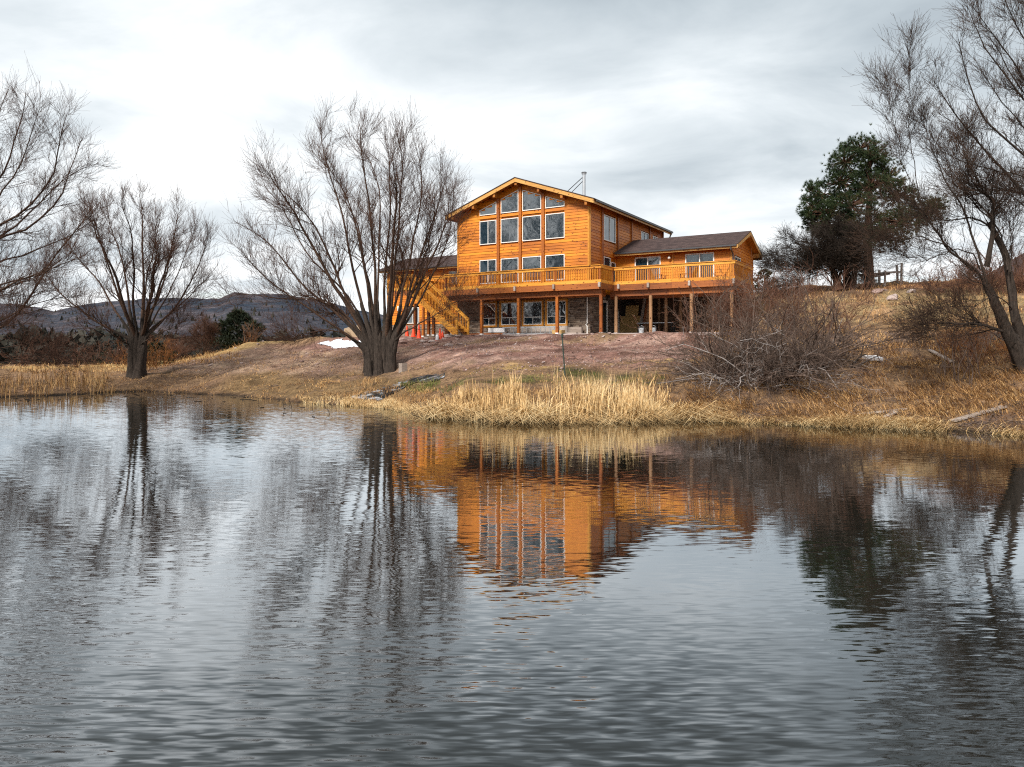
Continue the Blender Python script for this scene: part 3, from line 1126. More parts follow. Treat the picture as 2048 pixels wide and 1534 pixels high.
# the tree leaning in from the left border
D3 = 33.0
stems = [(z6((-620, 1330), (-250, 1330), (0, 1310), (130, 1150), (240, 960), (330, 830), (470, 680)), 0.1, 0.17),
         (z6((-620, 1300), (-250, 1290), (0, 1240), (100, 1190), (260, 1110), (380, 1120)), -0.4, 0.12),
         (z6((-600, 1280), (-250, 1050), (0, 940), (160, 900), (290, 850), (470, 730)), 0.5, 0.13),
         (z6((-600, 1250), (-250, 900), (0, 760), (160, 680), (240, 560), (300, 400), (330, 190)), -0.3, 0.17),
         (z6((-580, 1200), (-250, 750), (-60, 600), (60, 430), (100, 290), (130, 90)), 0.6, 0.16),
         (z6((-600, 1260), (-250, 950), (0, 830), (200, 640), (350, 490), (500, 440)), 0.8, 0.14),
         (z6((-600, 1300), (-250, 1120), (0, 1060), (120, 1030), (300, 960), (480, 860)), -0.8, 0.12),
         (z6((-600, 1340), (-200, 1400), (0, 1380), (200, 1330), (380, 1460)), -0.6, 0.06),
         (z6((-600, 1340), (-250, 1450), (0, 1460), (180, 1430), (300, 1420)), -0.9, 0.06),
         (z6((-600, 1220), (-300, 700), (-100, 420), (-20, 200), (40, 60)), 0.0, 0.15),
         (z6((-580, 1260), (-200, 900), (0, 620), (90, 480), (170, 300), (210, 160)), -0.7, 0.13),
         (z6((-600, 1300), (-200, 1180), (60, 1060), (200, 1010), (340, 900)), 0.9, 0.10)]
trk = [([(-250, 770, 0), (-248, 735, 0), (-244, 700, 0), (-238, 660, 0)], [0.8, 0.65, 0.55, 0.3]),
       ([(-230, 770, 0.2), (-232, 735, 0.2), (-234, 700, 0.1), (-230, 640, 0)], [0.75, 0.6, 0.5, 0.3])]
make_tree('willow_tree', 'tall bare tree leaning in over the brown reeds from the left border',
          ((-240 - 1024) / F * D3, D3, gz1((-240 - 1024) / F * D3, D3)), trk, stems, D3, 2.6, 0.13, 13, n1=19, n2=6, n3=5, L1=2.4, L2=1.2, L3=0.65, up=0.45, t0=0.35, extra=4, rmin=0.0044, n_s=16)

# the leaning double tree at the right border
D4 = 24.0
stems = [(z8((1030, 1320), (960, 1160), (930, 1090), (850, 1060), (760, 950), (700, 850), (560, 800)), -0.4, 0.10),
         (z8((960, 1150), (930, 1040), (890, 950), (890, 880), (800, 760), (740, 600), (690, 480)), 0.2, 0.08),
         (z8((1060, 1300), (1045, 1100), (1025, 1000), (960, 890), (880, 870), (760, 900), (640, 830)), 0.3, 0.10),
         (z8((1040, 1090), (1030, 1000), (990, 890), (900, 800), (830, 720), (780, 620)), 0.8, 0.06),
         (z8((900, 1090), (800, 1000), (700, 960), (560, 980), (470, 940)), -0.8, 0.05),
         (z8((930, 1090), (900, 1030), (830, 1000), (700, 1050), (560, 1010)), -0.4, 0.045),
         (z8((1400, 1420), (1300, 1000), (1106, 790), (1030, 680), (950, 610), (880, 540), (800, 440), (740, 330)), 0.1, 0.14),
         (z8((1420, 1420), (1320, 900), (1200, 700), (1106, 600), (1000, 560), (930, 460), (880, 350), (830, 160)), -0.4, 0.13),
         (z8((1420, 1420), (1330, 800), (1200, 500), (1106, 390), (1000, 300), (930, 180), (880, 30)), 0.5, 0.13),
         (z8((1430, 1420), (1340, 700), (1230, 350), (1120, 190), (1050, 60), (1010, -60)), -0.2, 0.14),
         (z8((1430, 1420), (1330, 760), (1190, 430), (1080, 270), (980, 130), (900, 20)), -0.6, 0.11),
         (z8((1430, 1420), (1330, 820), (1180, 600), (1060, 470), (980, 380), (930, 290), (900, 230)), 0.8, 0.09),
         (z8((1430, 1420), (1340, 680), (1240, 250), (1150, 60), (1080, -60)), 0.9, 0.11),
         (z8((1420, 1420), (1320, 900), (1180, 740), (1080, 740), (960, 800), (860, 780)), 0.4, 0.07),
         (z8((1410, 1420), (1300, 950), (1120, 700), (1000, 690), (880, 660), (760, 600)), -0.8, 0.08),
         (z8((1430, 1420), (1350, 650), (1260, 250), (1180, 60), (1100, -120)), 0.6, 0.14),
         (z8((700, 850), (660, 680), (640, 480), (640, 330), (650, 160)), -0.2, 0.030),
         (z8((690, 830), (600, 640), (570, 480), (555, 330)), 0.3, 0.022),
         (z8((1060, 1250), (1000, 1180), (900, 1240), (800, 1230), (700, 1260)), -0.9, 0.035),
         (z8((1090, 1400), (960, 1330), (850, 1300), (700, 1330)), -1.0, 0.022),
         (z8((1050, 1100), (1060, 1000), (1050, 850), (1070, 740)), 0.5, 0.04),
         (z8((860, 870), (880, 640), (860, 540)), 0.2, 0.03)]
trk = [([(2062, 740, 0), (2038, 705, 0), (2010, 655, 0), (1990, 605, -0.1), (1974, 568, -0.15)], [0.34, 0.22, 0.17, 0.145, 0.09]),
       ([(2062, 730, 0.4), (2048, 690, 0.4), (2030, 635, 0.4), (2020, 560, 0.4), (2012, 510, 0.3), (1978, 444, 0.3)], [0.27, 0.15, 0.125, 0.115, 0.105, 0.075]),
       ([(2215, 735, 0), (2205, 690, 0), (2200, 600, 0), (2180, 470, 0)], [0.5, 0.4, 0.32, 0.2])]
make_tree('willow_tree', 'bare tree with two dark leaning trunks on the bank at the right border',
          ((2050 - 1024) / F * D4, D4, gz1((2050 - 1024) / F * D4, D4)), trk, stems, D4, 1.9, 0.10, 14, n1=23, n2=6, n3=5, L1=1.8, L2=1.0, L3=0.5, up=0.4, t0=0.2, extra=4, rmin=0.0040, mats=('bark', 'bark', 'limb'), n_s=18)

# bare tree left of the pine, on the crest
D5 = 47.0
stems = []
rr5 = np.random.default_rng(5)
for k in range(34):
    ex, ey = rr5.uniform(1526, 1740), 0
    w = (ex - 1635) / 100
    ey = 440 + 55 * abs(w) ** 1.5 + rr5.uniform(-12, 85)
    bx = 1680 + rr5.uniform(-18, 22)
    stems.append(([(bx, 572), (bx - 4 + (ex - bx) * 0.15, 535), (bx + (ex - bx) * 0.5, 535 - (535 - ey) * 0.62), (ex, ey)], rr5.uniform(-1, 1), 0.06))
trk = [([(1676, 580, 0), (1672, 560, 0), (1664, 535, 0)], [0.25, 0.2, 0.12]), ([(1694, 580, 0.2), (1694, 556, 0.2), (1690, 530, 0)], [0.28, 0.22, 0.14]),
       ([(1704, 580, -0.2), (1707, 556, -0.2), (1712, 530, 0)], [0.26, 0.2, 0.12])]
make_tree('bare_tree', 'low spreading bare tree with dense dark twigs, left of the tall pine',
          ((1690 - 1024) / F * D5, D5, gz1((1690 - 1024) / F * D5, D5)), trk, stems, D5, 2.0, 0.09, 15, n1=15, n2=7, n3=6, L1=1.5, L2=0.9, L3=0.55, up=0.1, rmin=0.0068, t0=0.3, n_s=8, mats=('pine_bark', 'bark', 'bark'))

# small dark bare tree on the far bank, between the two willows
stems = []
for k in range(12):
    ex = rr5.uniform(372, 446)
    ey = 650 + 30 * abs((ex - 408) / 38) ** 1.6 + rr5.uniform(-8, 12)
    stems.append(([(405, 722), (405 + (ex - 405) * 0.35, 700), (ex, ey)], rr5.uniform(-1, 1), 0.06))
D6 = 52.0
make_tree('bare_tree', 'small dark bare tree on the far slope between the two left willows',
          ((405 - 1024) / F * D6, D6, gz1((405 - 1024) / F * D6, D6)), [([(405, 730, 0), (405, 716, 0), (404, 700, 0)], [0.18, 0.13, 0.08])], stems, D6, 1.4, 0.06, 16,
          n1=8, n2=5, n3=4, L1=1.1, L2=0.7, L3=0.45, up=0.15, rmin=0.0065, t0=0.25, n_s=7, mats=('bark', 'limb', 'twig'))


# ------------------------------------------------------------------ pine, junipers, scrub
def tufts(centres, dirs, n, length, width, rng, cone=1.0):
    """needle clusters: n thin triangles round every centre"""
    N = len(centres)
    d = unit(dirs[:, None, :] + cone * rng.normal(size=(N, n, 3)))
    L = length * rng.uniform(0.6, 1.15, (N, n, 1))
    side = unit(np.cross(d, rng.normal(size=d.shape)))
    c = centres[:, None, :]
    a = c + side * width / 2
    b = c - side * width / 2
    e = c + d * L
    V = np.stack([a, b, e], 2).reshape(-1, 3)
    return V, np.arange(len(V)).reshape(-1, 3)


def pine(seed=31):
    rng = np.random.default_rng(seed)
    D = 47.5
    base = np.array(((1738 - 1024) / F * D, D, gz1((1738 - 1024) / F * D, D)))
    root = empty('pine_tree', base, 0, 'tall green pine with brown-tinged needles on the crest right of the house', 'tree')
    P = resample([at(x, y, D) for x, y in ((1739, 590), (1738, 540), (1735, 470), (1738, 400), (1742, 340), (1735, 290))], 14, 0.03, rng)
    R = np.linspace(0.36, 0.06, 14)
    V, q = tubes(P[None], R[None], 12)
    link('trunk', mesh_np('trunk', V - base, q, smooth=True), M['pine_bark'], root)
    blobs = [(1690, 470, 44, 18, 0.1), (1655, 452, 36, 20, 0.1), (1625, 440, 26, 16, 0.1), (1718, 300, 36, 26, 0), (1690, 325, 34, 30, 0), (1745, 318, 32, 36, 0), (1680, 365, 40, 32, 0), (1740, 372, 42, 34, 0.1), (1640, 392, 32, 22, 0),
             (1622, 412, 20, 16, 0), (1700, 412, 52, 28, 0.1), (1775, 355, 30, 32, 0.4), (1795, 395, 40, 30, 0.5), (1650, 425, 42, 22, 0.1), (1720, 452, 64, 30, 0.3),
             (1845, 425, 38, 26, 0.5), (1800, 445, 48, 26, 0.45), (1870, 412, 20, 18, 0.5), (1770, 476, 44, 20, 0.5), (1620, 378, 12, 12, 0)]
    G, B, GD, BD, limbs = [], [], [], [], []
    for cx, cy, rx, ry, br in blobs:
        oy = rng.uniform(-1.2, 1.2)
        c0 = at(cx, cy, D + oy)
        sx, sz = rx * D / F, ry * D / F
        i = np.argmin(np.abs(P[:, 2] - (c0[2] - 0.6)))
        limbs.append(resample([P[i], (P[i] + c0) / 2 + np.array((0, 0, -0.15)), c0], 6, 0.04, rng))
        n = int(6 + rx * ry / 22)
        for _ in range(n):
            v = unit(rng.normal(size=3)) * rng.uniform(0.45, 1.0) ** 0.6
            p = c0 + v * np.array((sx, (sx + sz) * 0.55, sz))
            lst, dl = (B, BD) if rng.random() < br else (G, GD)
            limbs.append(resample([c0, (c0 + p) / 2 + rng.normal(0, .06, 3), p], 6, 0.03, rng))
            for _k in range(7):
                lst.append(p + rng.normal(0, 0.16, 3))
                dl.append(unit(v + np.array((0, 0, 0.5)))[...])
    L = np.array(limbs)
    RL = np.linspace(0.05, 0.014, 6)[None] * np.ones((len(L), 1))
    RL[:len(blobs)] *= 1.6
    V, q = tubes(L, RL, 5)
    link('branches', mesh_np('branches', V - base, q), M['pine_bark'], root)['kind'] = 'stuff'
    V, tr_ = tufts(np.array(G), np.array(GD), 26, 0.24, 0.022, rng, 0.55)
    link('crown', mesh_np('crown', V - base, None, tr_), M['needle'], root)['kind'] = 'stuff'
    V, tr_ = tufts(np.array(B), np.array(BD), 26, 0.24, 0.022, rng, 0.55)
    o = link('crown', mesh_np('crown', V - base, None, tr_), M['needle_brown'], root)
    o['kind'] = 'stuff'
    o['label'] = 'browned needles on the right side of the pine'


pine()


def conifer(name, label, cat, px, py_top, py_base, width_px, D, seed, mat='juniper', n=500, group=None, shape=1.0):
    rng = np.random.default_rng(seed)
    x = (px - 1024) / F * D
    base = np.array((x, D, gz1(x, D) - 0.05))
    h = (py_base - py_top) * D / F
    w = width_px * D / F / 2
    root = empty(name, base, 0, label, cat, group)
    V, q = tubes(np.array([[(0, 0, 0), (0.03, 0, h * 0.45), (0, 0.02, h * 0.9)]], float), np.array([[0.16, 0.1, 0.02]]) * min(1, h / 3), 7)
    link('trunk', mesh_np('trunk', V, q), M['bark'], root)
    t_ = rng.uniform(0.03, 1.0, n)
    lob = 1 + 0.25 * np.sin(t_ * 17 + seed) + rng.normal(0, 0.12, n)
    rad = w * np.clip(np.sin(np.pi * np.clip(t_ * 0.86 + 0.14, 0, 1)) ** 0.7, 0.05, 1) * np.sqrt(rng.uniform(0.2, 1, n)) * lob * shape
    a = rng.uniform(0, 2 * np.pi, n)
    P = np.stack([np.cos(a) * rad, np.sin(a) * rad, t_ * h], -1)
    dirs = unit(np.stack([np.cos(a), np.sin(a), np.full(n, 0.8)], -1))
    V, tr_ = tufts(P, dirs, 22, h * 0.11, h * 0.022, rng, 0.5)
    link('crown', mesh_np('crown', V, None, tr_), M[mat], root)['kind'] = 'stuff'
    return root


conifer('juniper_tree', 'bushy dark green juniper on the far bank between the two left willows', 'tree', 477, 617, 700, 92, 58, 41, n=700)
conifer('juniper_tree', 'small dark juniper just behind the thick trunk of the mid-sized willow', 'tree', 312, 690, 738, 70, 50, 42, n=350)
conifer('juniper_tree', 'small olive juniper on the skyline just right of the house gable', 'tree', 1528, 535, 582, 46, 57, 43, 'needle_brown', n=300)
conifer('juniper_bush', 'low rounded dark bush behind the left reed bed', 'bush', 215, 705, 738, 60, 62, 44, n=260)

# valley woodland beyond the left shore: one mass nobody could count
rng = np.random.default_rng(55)
nv = 1500
Dv = rng.uniform(75, 330, nv) ** 1.0
pv = rng.uniform(-400, 760, nv)
xv = (pv - 1024) / F * Dv
hv = rng.uniform(1.5, 4.2, nv) * (0.75 + Dv / 400)
keep = (Dv > 95) | (pv < 330)
xv, Dv, hv = xv[keep], Dv[keep], hv[keep]
zv = gz(xv, Dv)
nP = 34
a = rng.uniform(0, 2 * np.pi, (len(xv), nP))
rt_ = np.sqrt(rng.uniform(0, 1, (len(xv), nP)))
tz = rng.uniform(0.0, 1.0, (len(xv), nP))
rad = hv[:, None] * 0.62 * rt_ * np.sin(np.pi * (0.18 + 0.8 * tz)) ** 0.6
P = np.stack([xv[:, None] + np.cos(a) * rad, Dv[:, None] + np.sin(a) * rad, zv[:, None] + tz * hv[:, None]], -1).reshape(-1, 3)
hh = np.repeat(hv, nP)[:, None]
d = unit(rng.normal(size=P.shape) + np.array((0, 0, 0.4)))
s = unit(np.cross(d, rng.normal(size=P.shape)))
V = np.stack([P + s * hh * 0.12, P - s * hh * 0.12, P + d * hh * 0.34], 1).reshape(-1, 3)
o = link('valley_woodland', mesh_np('valley_woodland', V, None, np.arange(len(V)).reshape(-1, 3)), M['scrub'])
tag(o, 'dark scrubby woodland filling the valley floor below the far hills', 'woodland', kind='stuff')

# trees on the hills, same way
nv = 1300
pv = rng.uniform(-650, 1100, nv)
kD = rng.uniform(0, 1, nv)
row = np.clip((kD * (len(Ds) - 1)), 0, len(Ds) - 1).astype(int)
colx = np.clip(np.searchsorted(pxs, pv), 0, len(pxs) - 1)
Pb = np.stack([XX[row, colx] + rng.normal(0, 4, nv), DD[row, colx] + rng.normal(0, 6, nv), ZZ[row, colx]], -1)
keep = fbm(Pb[:, 0] / 90, Pb[:, 1] / 90, 71, 3) > rng.uniform(-0.28, 0.12, nv)
Pb = Pb[keep]
nT = 7
hgt = rng.uniform(4, 9, len(Pb))[:, None, None]
a = rng.uniform(0, 2 * np.pi, (len(Pb), nT, 1))
off = np.concatenate([np.cos(a), np.sin(a), np.zeros_like(a)], -1) * hgt * 0.33
tp = Pb[:, None, :] + np.array((0, 0, 1.0)) * hgt * rng.uniform(0.6, 1.0, (len(Pb), nT, 1))
pA = Pb[:, None, :] + off + np.array((0, 0, -1))
pB = Pb[:, None, :] + np.roll(off, 1, axis=1) + np.array((0, 0, -1))
V = np.stack([pA, pB, tp], 2).reshape(-1, 3)
o = link('hill_woodland', mesh_np('hill_woodland', V, None, np.arange(len(V)).reshape(-1, 3)), M['scrub'])
tag(o, 'sparse dark conifer woodland scattered over the far rocky hills', 'woodland', kind='stuff')
#NEXT


# ------------------------------------------------------------------ thickets
def thicket(name, label, spots, D_of, n, L, seed, mat, mat2, reach, up, n1=6, n2=4, rmin=0.005, r0=0.02, L1=0.8, L2=0.4, arch=-0.5, bias=(0, 0, 0), cat='shrub', group=None, wig=0.12):
    rng = np.random.default_rng(seed)
    sp_ = np.array([((px - 1024) / F * D, D) for px, D in spots])
    base = np.array((sp_[:, 0].mean(), sp_[:, 1].mean(), 0))
    base[2] = gz1(base[0], base[1])
    root = empty(name, base, 0, label, cat, group)
    i = rng.integers(0, len(sp_), n)
    b = sp_[i] + rng.normal(0, 0.28, (n, 2))
    z = gz(b[:, 0], b[:, 1]) - 0.05
    P = np.empty((n, 9, 3))
    P[:, 0] = np.stack([b[:, 0], b[:, 1], z], -1)
    a = rng.uniform(0, 2 * np.pi, n)
    el = np.radians(rng.uniform(reach[0], reach[1], n))
    d = np.stack([np.cos(a) * np.cos(el), np.sin(a) * np.cos(el), np.sin(el)], -1) + np.array(bias)
    d = unit(d)
    ln = rng.uniform(L[0], L[1], n)
    for k in range(8):
        d = unit(d + np.array((0, 0, arch + up * (k > 3)))[None] * 0.12 + rng.normal(0, wig, d.shape))
        P[:, k + 1] = P[:, k] + d * (ln / 8)[:, None]
        g = gz_raw(P[:, k + 1, 0], P[:, k + 1, 1]) + 0.05
        P[:, k + 1, 2] = np.maximum(P[:, k + 1, 2], g)
    R = np.linspace(1, 0.3, 9)[None] * (r0 * rng.uniform(0.55, 1.5, n))[:, None]
    R = np.maximum(R, rmin)
    A, RA = spawn(P, R, n1, 0.2, 1.0, (20, 65), lambda t, r: L1 * (0.35 + 0.9 * r), 5, up * 0.5, wig * 1.6, 0.6, rng, rmin * 1.1)
    B, RB = spawn(A, RA, n2, 0.1, 1.0, (20, 60), lambda t, r: L2 * (0.35 + 0.9 * r), 3, up * 0.5, 0.16, 0.75, rng, rmin)
    V, q = tubes(P, R, 5)
    link('stems', mesh_np('stems', V - base, q), M[mat], root)['kind'] = 'stuff'
    V, q = join_vq([tubes(A, RA, 3), tubes(B, RB, 3)])
    link('twigs', mesh_np('twigs', V - base, q), M[mat2], root)['kind'] = 'stuff'
    return root


thicket('willow_thicket', 'big tangled grey thicket of bare arching stems on the bank below the right wing', [(1440, 26.2), (1465, 26.8), (1490, 25.6), (1530, 26.0), (1560, 26.6), (1600, 26.8), (1640, 27.2), (1570, 25.6), (1520, 26.8)],
        None, 270, (1.6, 4.3), 61, 'grey_twig', 'grey_twig', (5, 78), 0.2, n1=7, n2=4, rmin=0.0055, r0=0.027, L1=1.0, L2=0.5, arch=-0.5, wig=0.2)
thicket('willow_thicket', 'long pale arching stems spilling out of the front of the grey thicket', [(1500, 25.2), (1540, 25.4), (1590, 25.6), (1640, 26.4), (1560, 26.2)],
        None, 46, (2.2, 4.6), 70, 'pale_twig', 'pale_twig', (5, 60), 0.0, n1=5, n2=2, rmin=0.0055, r0=0.026, L1=0.8, L2=0.4, arch=-1.0, wig=0.26)
thicket('willow_thicket', 'red-brown upright brush behind the grey thicket, in front of the deck end', [(1400, 31.5), (1450, 32), (1500, 32.5), (1550, 33), (1600, 33.5), (1650, 34), (1480, 33.5), (1570, 35), (1690, 35)],
        None, 180, (1.6, 3.6), 62, 'red_twig', 'red_twig', (50, 88), 0.6, n1=6, n2=4, rmin=0.0062, r0=0.015, L1=0.8, L2=0.45, arch=0.1)
thicket('shrub', 'upright orange-brown brush growing round the foot of the leaning double tree', [(1930, 26.5), (1960, 27.5), (1900, 29), (2010, 26), (2060, 26)], None, 70, (0.8, 2.2), 63, 'red_twig', 'twig_orange', (40, 85), 0.4, n1=5, n2=4, r0=0.012, L1=0.6, L2=0.3, arch=0.0)
thicket('shrub', 'dark brown brush on the upper slope between the pine and the right border', [(1870, 43), (1910, 42), (1950, 42), (1990, 41), (2040, 40), (1940, 45)], None, 130, (0.8, 2.3), 64, 'red_twig', 'red_twig', (30, 85), 0.3, n1=6, n2=4, rmin=0.008, r0=0.016, L1=0.7, L2=0.4, arch=0.0)
thicket('shrub', 'slender sapling clump in the straw grass left of the leaning double tree', [(1925, 24.5), (1934, 24.6), (1905, 25)], None, 14, (1.6, 3.0), 65, 'grey_twig', 'twig', (70, 88), 0.3, n1=7, n2=4, r0=0.016, L1=0.6, L2=0.3, arch=0.0)
thicket('shrub', 'dark tangle of bare brush at the far right behind the leaning tree, on the crest', [(2000, 46), (2040, 45), (2090, 45), (2140, 44)], None, 45, (1.5, 4.0), 66, 'limb', 'twig', (30, 88), 0.3, n1=5, n2=3, rmin=0.006, r0=0.03, L1=1.0, L2=0.5, arch=0.0)
thicket('shrub', 'rusty shoots sprouting round the foot of the mid-sized willow', [(262, 43.5), (285, 43.5), (310, 44), (335, 45)], None, 34, (0.9, 2.0), 67, 'twig_orange', 'twig_orange', (45, 88), 0.4, n1=5, n2=4, rmin=0.0075, r0=0.012, L1=0.7, L2=0.4, arch=0.0)
thicket('shrub', 'pale dry weeds standing against the right edge of the far juniper', [(497, 55.5), (504, 55.5)], None, 26, (0.8, 2.2), 68, 'twig_orange', 'grey_twig', (65, 88), 0.3, n1=4, n2=3, rmin=0.01, r0=0.012, L1=0.5, L2=0.3, arch=-0.2)
thicket('shrub', 'grey brush spreading behind the left reed bed', [(40, 58), (110, 60), (170, 58), (240, 57), (340, 56), (370, 58)], None, 80, (1.0, 2.6), 69, 'limb', 'red_twig', (25, 85), 0.3, n1=6, n2=4, rmin=0.010, r0=0.02, L1=0.8, L2=0.45, arch=0.0)


# ------------------------------------------------------------------ grass and reeds
def blades(P, hgt, width, lean, bend, rng, yaw=None):
    """curved two-quad blades with pointed tips"""
    n = len(P)
    a = rng.uniform(0, 2 * np.pi, n) if yaw is None else yaw
    dirh = np.stack([np.cos(a), np.sin(a), np.zeros(n)], -1)
    s = rng.uniform(0, np.pi, n)
    side = np.stack([np.cos(s), np.sin(s), np.zeros(n)], -1) * (width / 2)[:, None]
    h = hgt[:, None]
    l, b = lean[:, None], bend[:, None]
    p0 = P
    p1 = P + np.array((0, 0, 1.0)) * h * 0.5 + dirh * h * l * 0.45
    up2 = np.clip(0.5 - b * 0.6, -0.35, 0.5)
    p2 = p1 + np.array((0, 0, 1.0)) * h * up2 + dirh * h * (l * 0.6 + b * 0.5)
    V = np.stack([p0 - side, p0 + side, p1 - side * 0.8, p1 + side * 0.8, p2], 1).reshape(-1, 3)
    k = np.arange(n)[:, None] * 5
    q = np.concatenate([k + 0, k + 1, k + 3, k + 2], 1)
    t_ = np.concatenate([k + 2, k + 3, k + 4], 1)
    return V, q, t_


def shore_near(x, k=1):
    """shoreline depth for a given direction (x per unit depth)"""
    dirs = shore_xy[:, 0] / shore_xy[:, 1]
    return np.interp(x, dirs, shore_xy[:, 1])


rng = np.random.default_rng(81)


def bed(n, pxr, dr, hfun, width, lean, bend, name, mat, label, cat):
    px = rng.uniform(pxr[0], pxr[1], n)
    s = (px - 1024) / F
    D = shore_near(s) + rng.uniform(0, 1, n) ** 1.3 * (dr[1] - dr[0]) + dr[0]
    x = s * D
    cl = fbm(x * 1.6, D * 1.6, 91, 2)
    k = cl > rng.uniform(-0.30, 0.20, n)
    px, x, D = px[k], x[k], D[k]
    h = hfun(px, x, D)
    h = h * np.clip(0.9 + 1.7 * fbm(x * 1.3, D * 0.6, 93, 2), 0.3, 1.2)
    k = h > 0.1
    px, x, D, h = px[k], x[k], D[k], h[k]
    m = len(x)
    z = np.maximum(gz_raw(x, D), -0.25) - 0.05
    P = np.stack([x, D, z], -1)
    w = rng.uniform(width[0], width[1], m)
    l = np.abs(rng.normal(0, lean, m))
    b = np.where(rng.random(m) < 0.30, rng.uniform(0.6, 2.0, m), np.abs(rng.normal(0, bend, m)))
    V, q, t_ = blades(P, h, w, l, b, rng)
    o = link(name, mesh_np(name, V, q, t_), M[mat])
    tag(o, label, cat, kind='stuff')
    return o


bed(5200, (838, 1345), (-0.35, 2.6), lambda px, x, D: (0.45 + 0.85 * rng.random(len(px)) ** 0.7 + (rng.random(len(px)) < 0.07) * 0.35) * smooth01((px - 820) / 170) * smooth01((1400 - px) / 150), (0.014, 0.036), 0.16, 0.15,
    'reed_bed', 'reed', 'pale straw cattail reeds standing in the water edge below the house', 'reeds')
bed(1500, (860, 1340), (0.1, 2.8), lambda px, x, D: (0.4 + 0.6 * rng.random(len(px))) * smooth01((px - 830) / 150) * smooth01((1390 - px) / 150), (0.012, 0.03), 0.35, 0.4,
    'reed_bed', 'reed_brown', 'darker brown broken reeds standing among the pale ones below the house', 'reeds')
bed(2600, (-260, 232), (-0.4, 4.5), lambda px, x, D: (0.95 + 0.5 * rng.random(len(px))) * smooth01((250 - px) / 60), (0.02, 0.04), 0.2, 0.2,
    'reed_bed', 'reed_brown', 'brown cattail reeds along the left shore under the leaning tree', 'reeds')


def lawn(n, region, hgt, width, lean, bend, name, mat, label, yaw=None):
    """region: (px range, depth-from-shore range, keep(x, D, z) -> probability)"""
    (p0, p1), (d0, d1), keep = region
    px = rng.uniform(p0, p1, n)
    s = (px - 1024) / F
    D = shore_near(s) + d0 + (d1 - d0) * rng.random(n) ** 1.25
    x = s * D
    z = gz(x, D)
    pr = keep(x, D, z) * np.clip(0.45 + 2.6 * fbm(x * 0.8, D * 0.8, 95, 3), 0.03, 1)
    k = rng.random(n) < pr
    x, D, z = x[k], D[k], z[k]
    m = len(x)
    P = np.stack([x, D, z - 0.02], -1)
    h = rng.uniform(hgt[0], hgt[1], m) * (0.6 + 1.2 * np.clip(0.5 + 1.5 * fbm(x * 1.1, D * 1.1, 97, 3), 0, 1))
    V, q, t_ = blades(P, h, rng.uniform(width[0], width[1], m), np.abs(rng.normal(lean, 0.25, m)), np.abs(rng.normal(bend, 0.3, m)), rng,
                      None if yaw is None else rng.normal(yaw, 0.9, m))
    o = link(name, mesh_np(name, V, q, t_), M[mat])
    tag(o, label, 'grass', kind='stuff')
    return o


lawn(52000, ((1380, 2250), (0.1, 9.5), lambda x, D, z: np.where(z < 2.3, 0.85, 0.35)), (0.18, 0.42), (0.009, 0.018), 0.7, 0.7, 'dry_grass', 'grass', 'long flattened orange straw grass on the right bank', 3.6)
lawn(16000, ((830, 2250), (-0.25, 0.6), lambda x, D, z: np.ones_like(x)), (0.16, 0.42), (0.010, 0.02), 0.9, 0.8, 'dry_grass', 'reed', 'pale matted grass along the near right waterline', -1.4)
lawn(5200, ((835, 1400), (-0.45, 0.75), lambda x, D, z: np.ones_like(x)), (0.30, 0.75), (0.014, 0.03), 1.7, 1.5, 'fallen_reeds', 'reed', 'broken pale reed stalks lying flat along the water edge below the reeds')
lawn(15000, ((640, 1450), (0.3, 5.0), lambda x, D, z: (z < 1.25) * 0.9), (0.10, 0.30), (0.009, 0.016), 0.5, 0.5, 'dry_grass', 'grass', 'tufty tan grass round the reeds below the house')
lawn(9000, ((600, 840), (-0.12, 0.9), lambda x, D, z: np.ones_like(x) * 0.8), (0.10, 0.28), (0.010, 0.02), 0.4, 0.5, 'dry_grass', 'reed', 'low straw tufts at the waterline left of the reeds')
lawn(5000, ((880, 1330), (3.0, 6.5), lambda x, D, z: (np.abs(D - 27.4 + x * 0.05) < 0.8) * 1.0), (0.10, 0.24), (0.010, 0.018), 0.3, 0.3, 'green_grass', 'green_grass', 'strip of green grass behind the pale reeds')
lawn(2600, ((790, 880), (4.5, 9.0), lambda x, D, z: (z < 0.95) * 1.0), (0.10, 0.22), (0.010, 0.02), 0.3, 0.3, 'green_grass', 'green_grass', 'green grass along the wet rivulet by the big willow')
lawn(15000, ((200, 760), (0.0, 15), lambda x, D, z: (z < 2.2) * 0.8), (0.06, 0.20), (0.012, 0.024), 0.7, 0.6, 'dry_grass', 'grass', 'short dry turf on the far left shore')
lawn(12000, ((-250, 480), (9, 26), lambda x, D, z: np.ones_like(x) * 0.8), (0.18, 0.4), (0.02, 0.04), 0.5, 0.5, 'dry_grass', 'grass', 'dry straw meadow beyond the left shore')
lawn(7000, ((700, 1400), (5.0, 16), lambda x, D, z: ((z > 1.1) & (z < 2.85)) * np.clip(fbm(x * 0.5, D * 1.1, 58, 3) * 5, 0, 1)), (0.05, 0.17), (0.010, 0.02), 0.6, 0.6, 'dry_grass', 'grass', 'scattered dry weeds on the red dirt yard')
lawn(24000, ((1420, 2250), (8.5, 32), lambda x, D, z: np.ones_like(x) * 0.8), (0.14, 0.42), (0.014, 0.03), 0.5, 0.5, 'dry_grass', 'grass', 'dry grass on the upper right slope and crest')

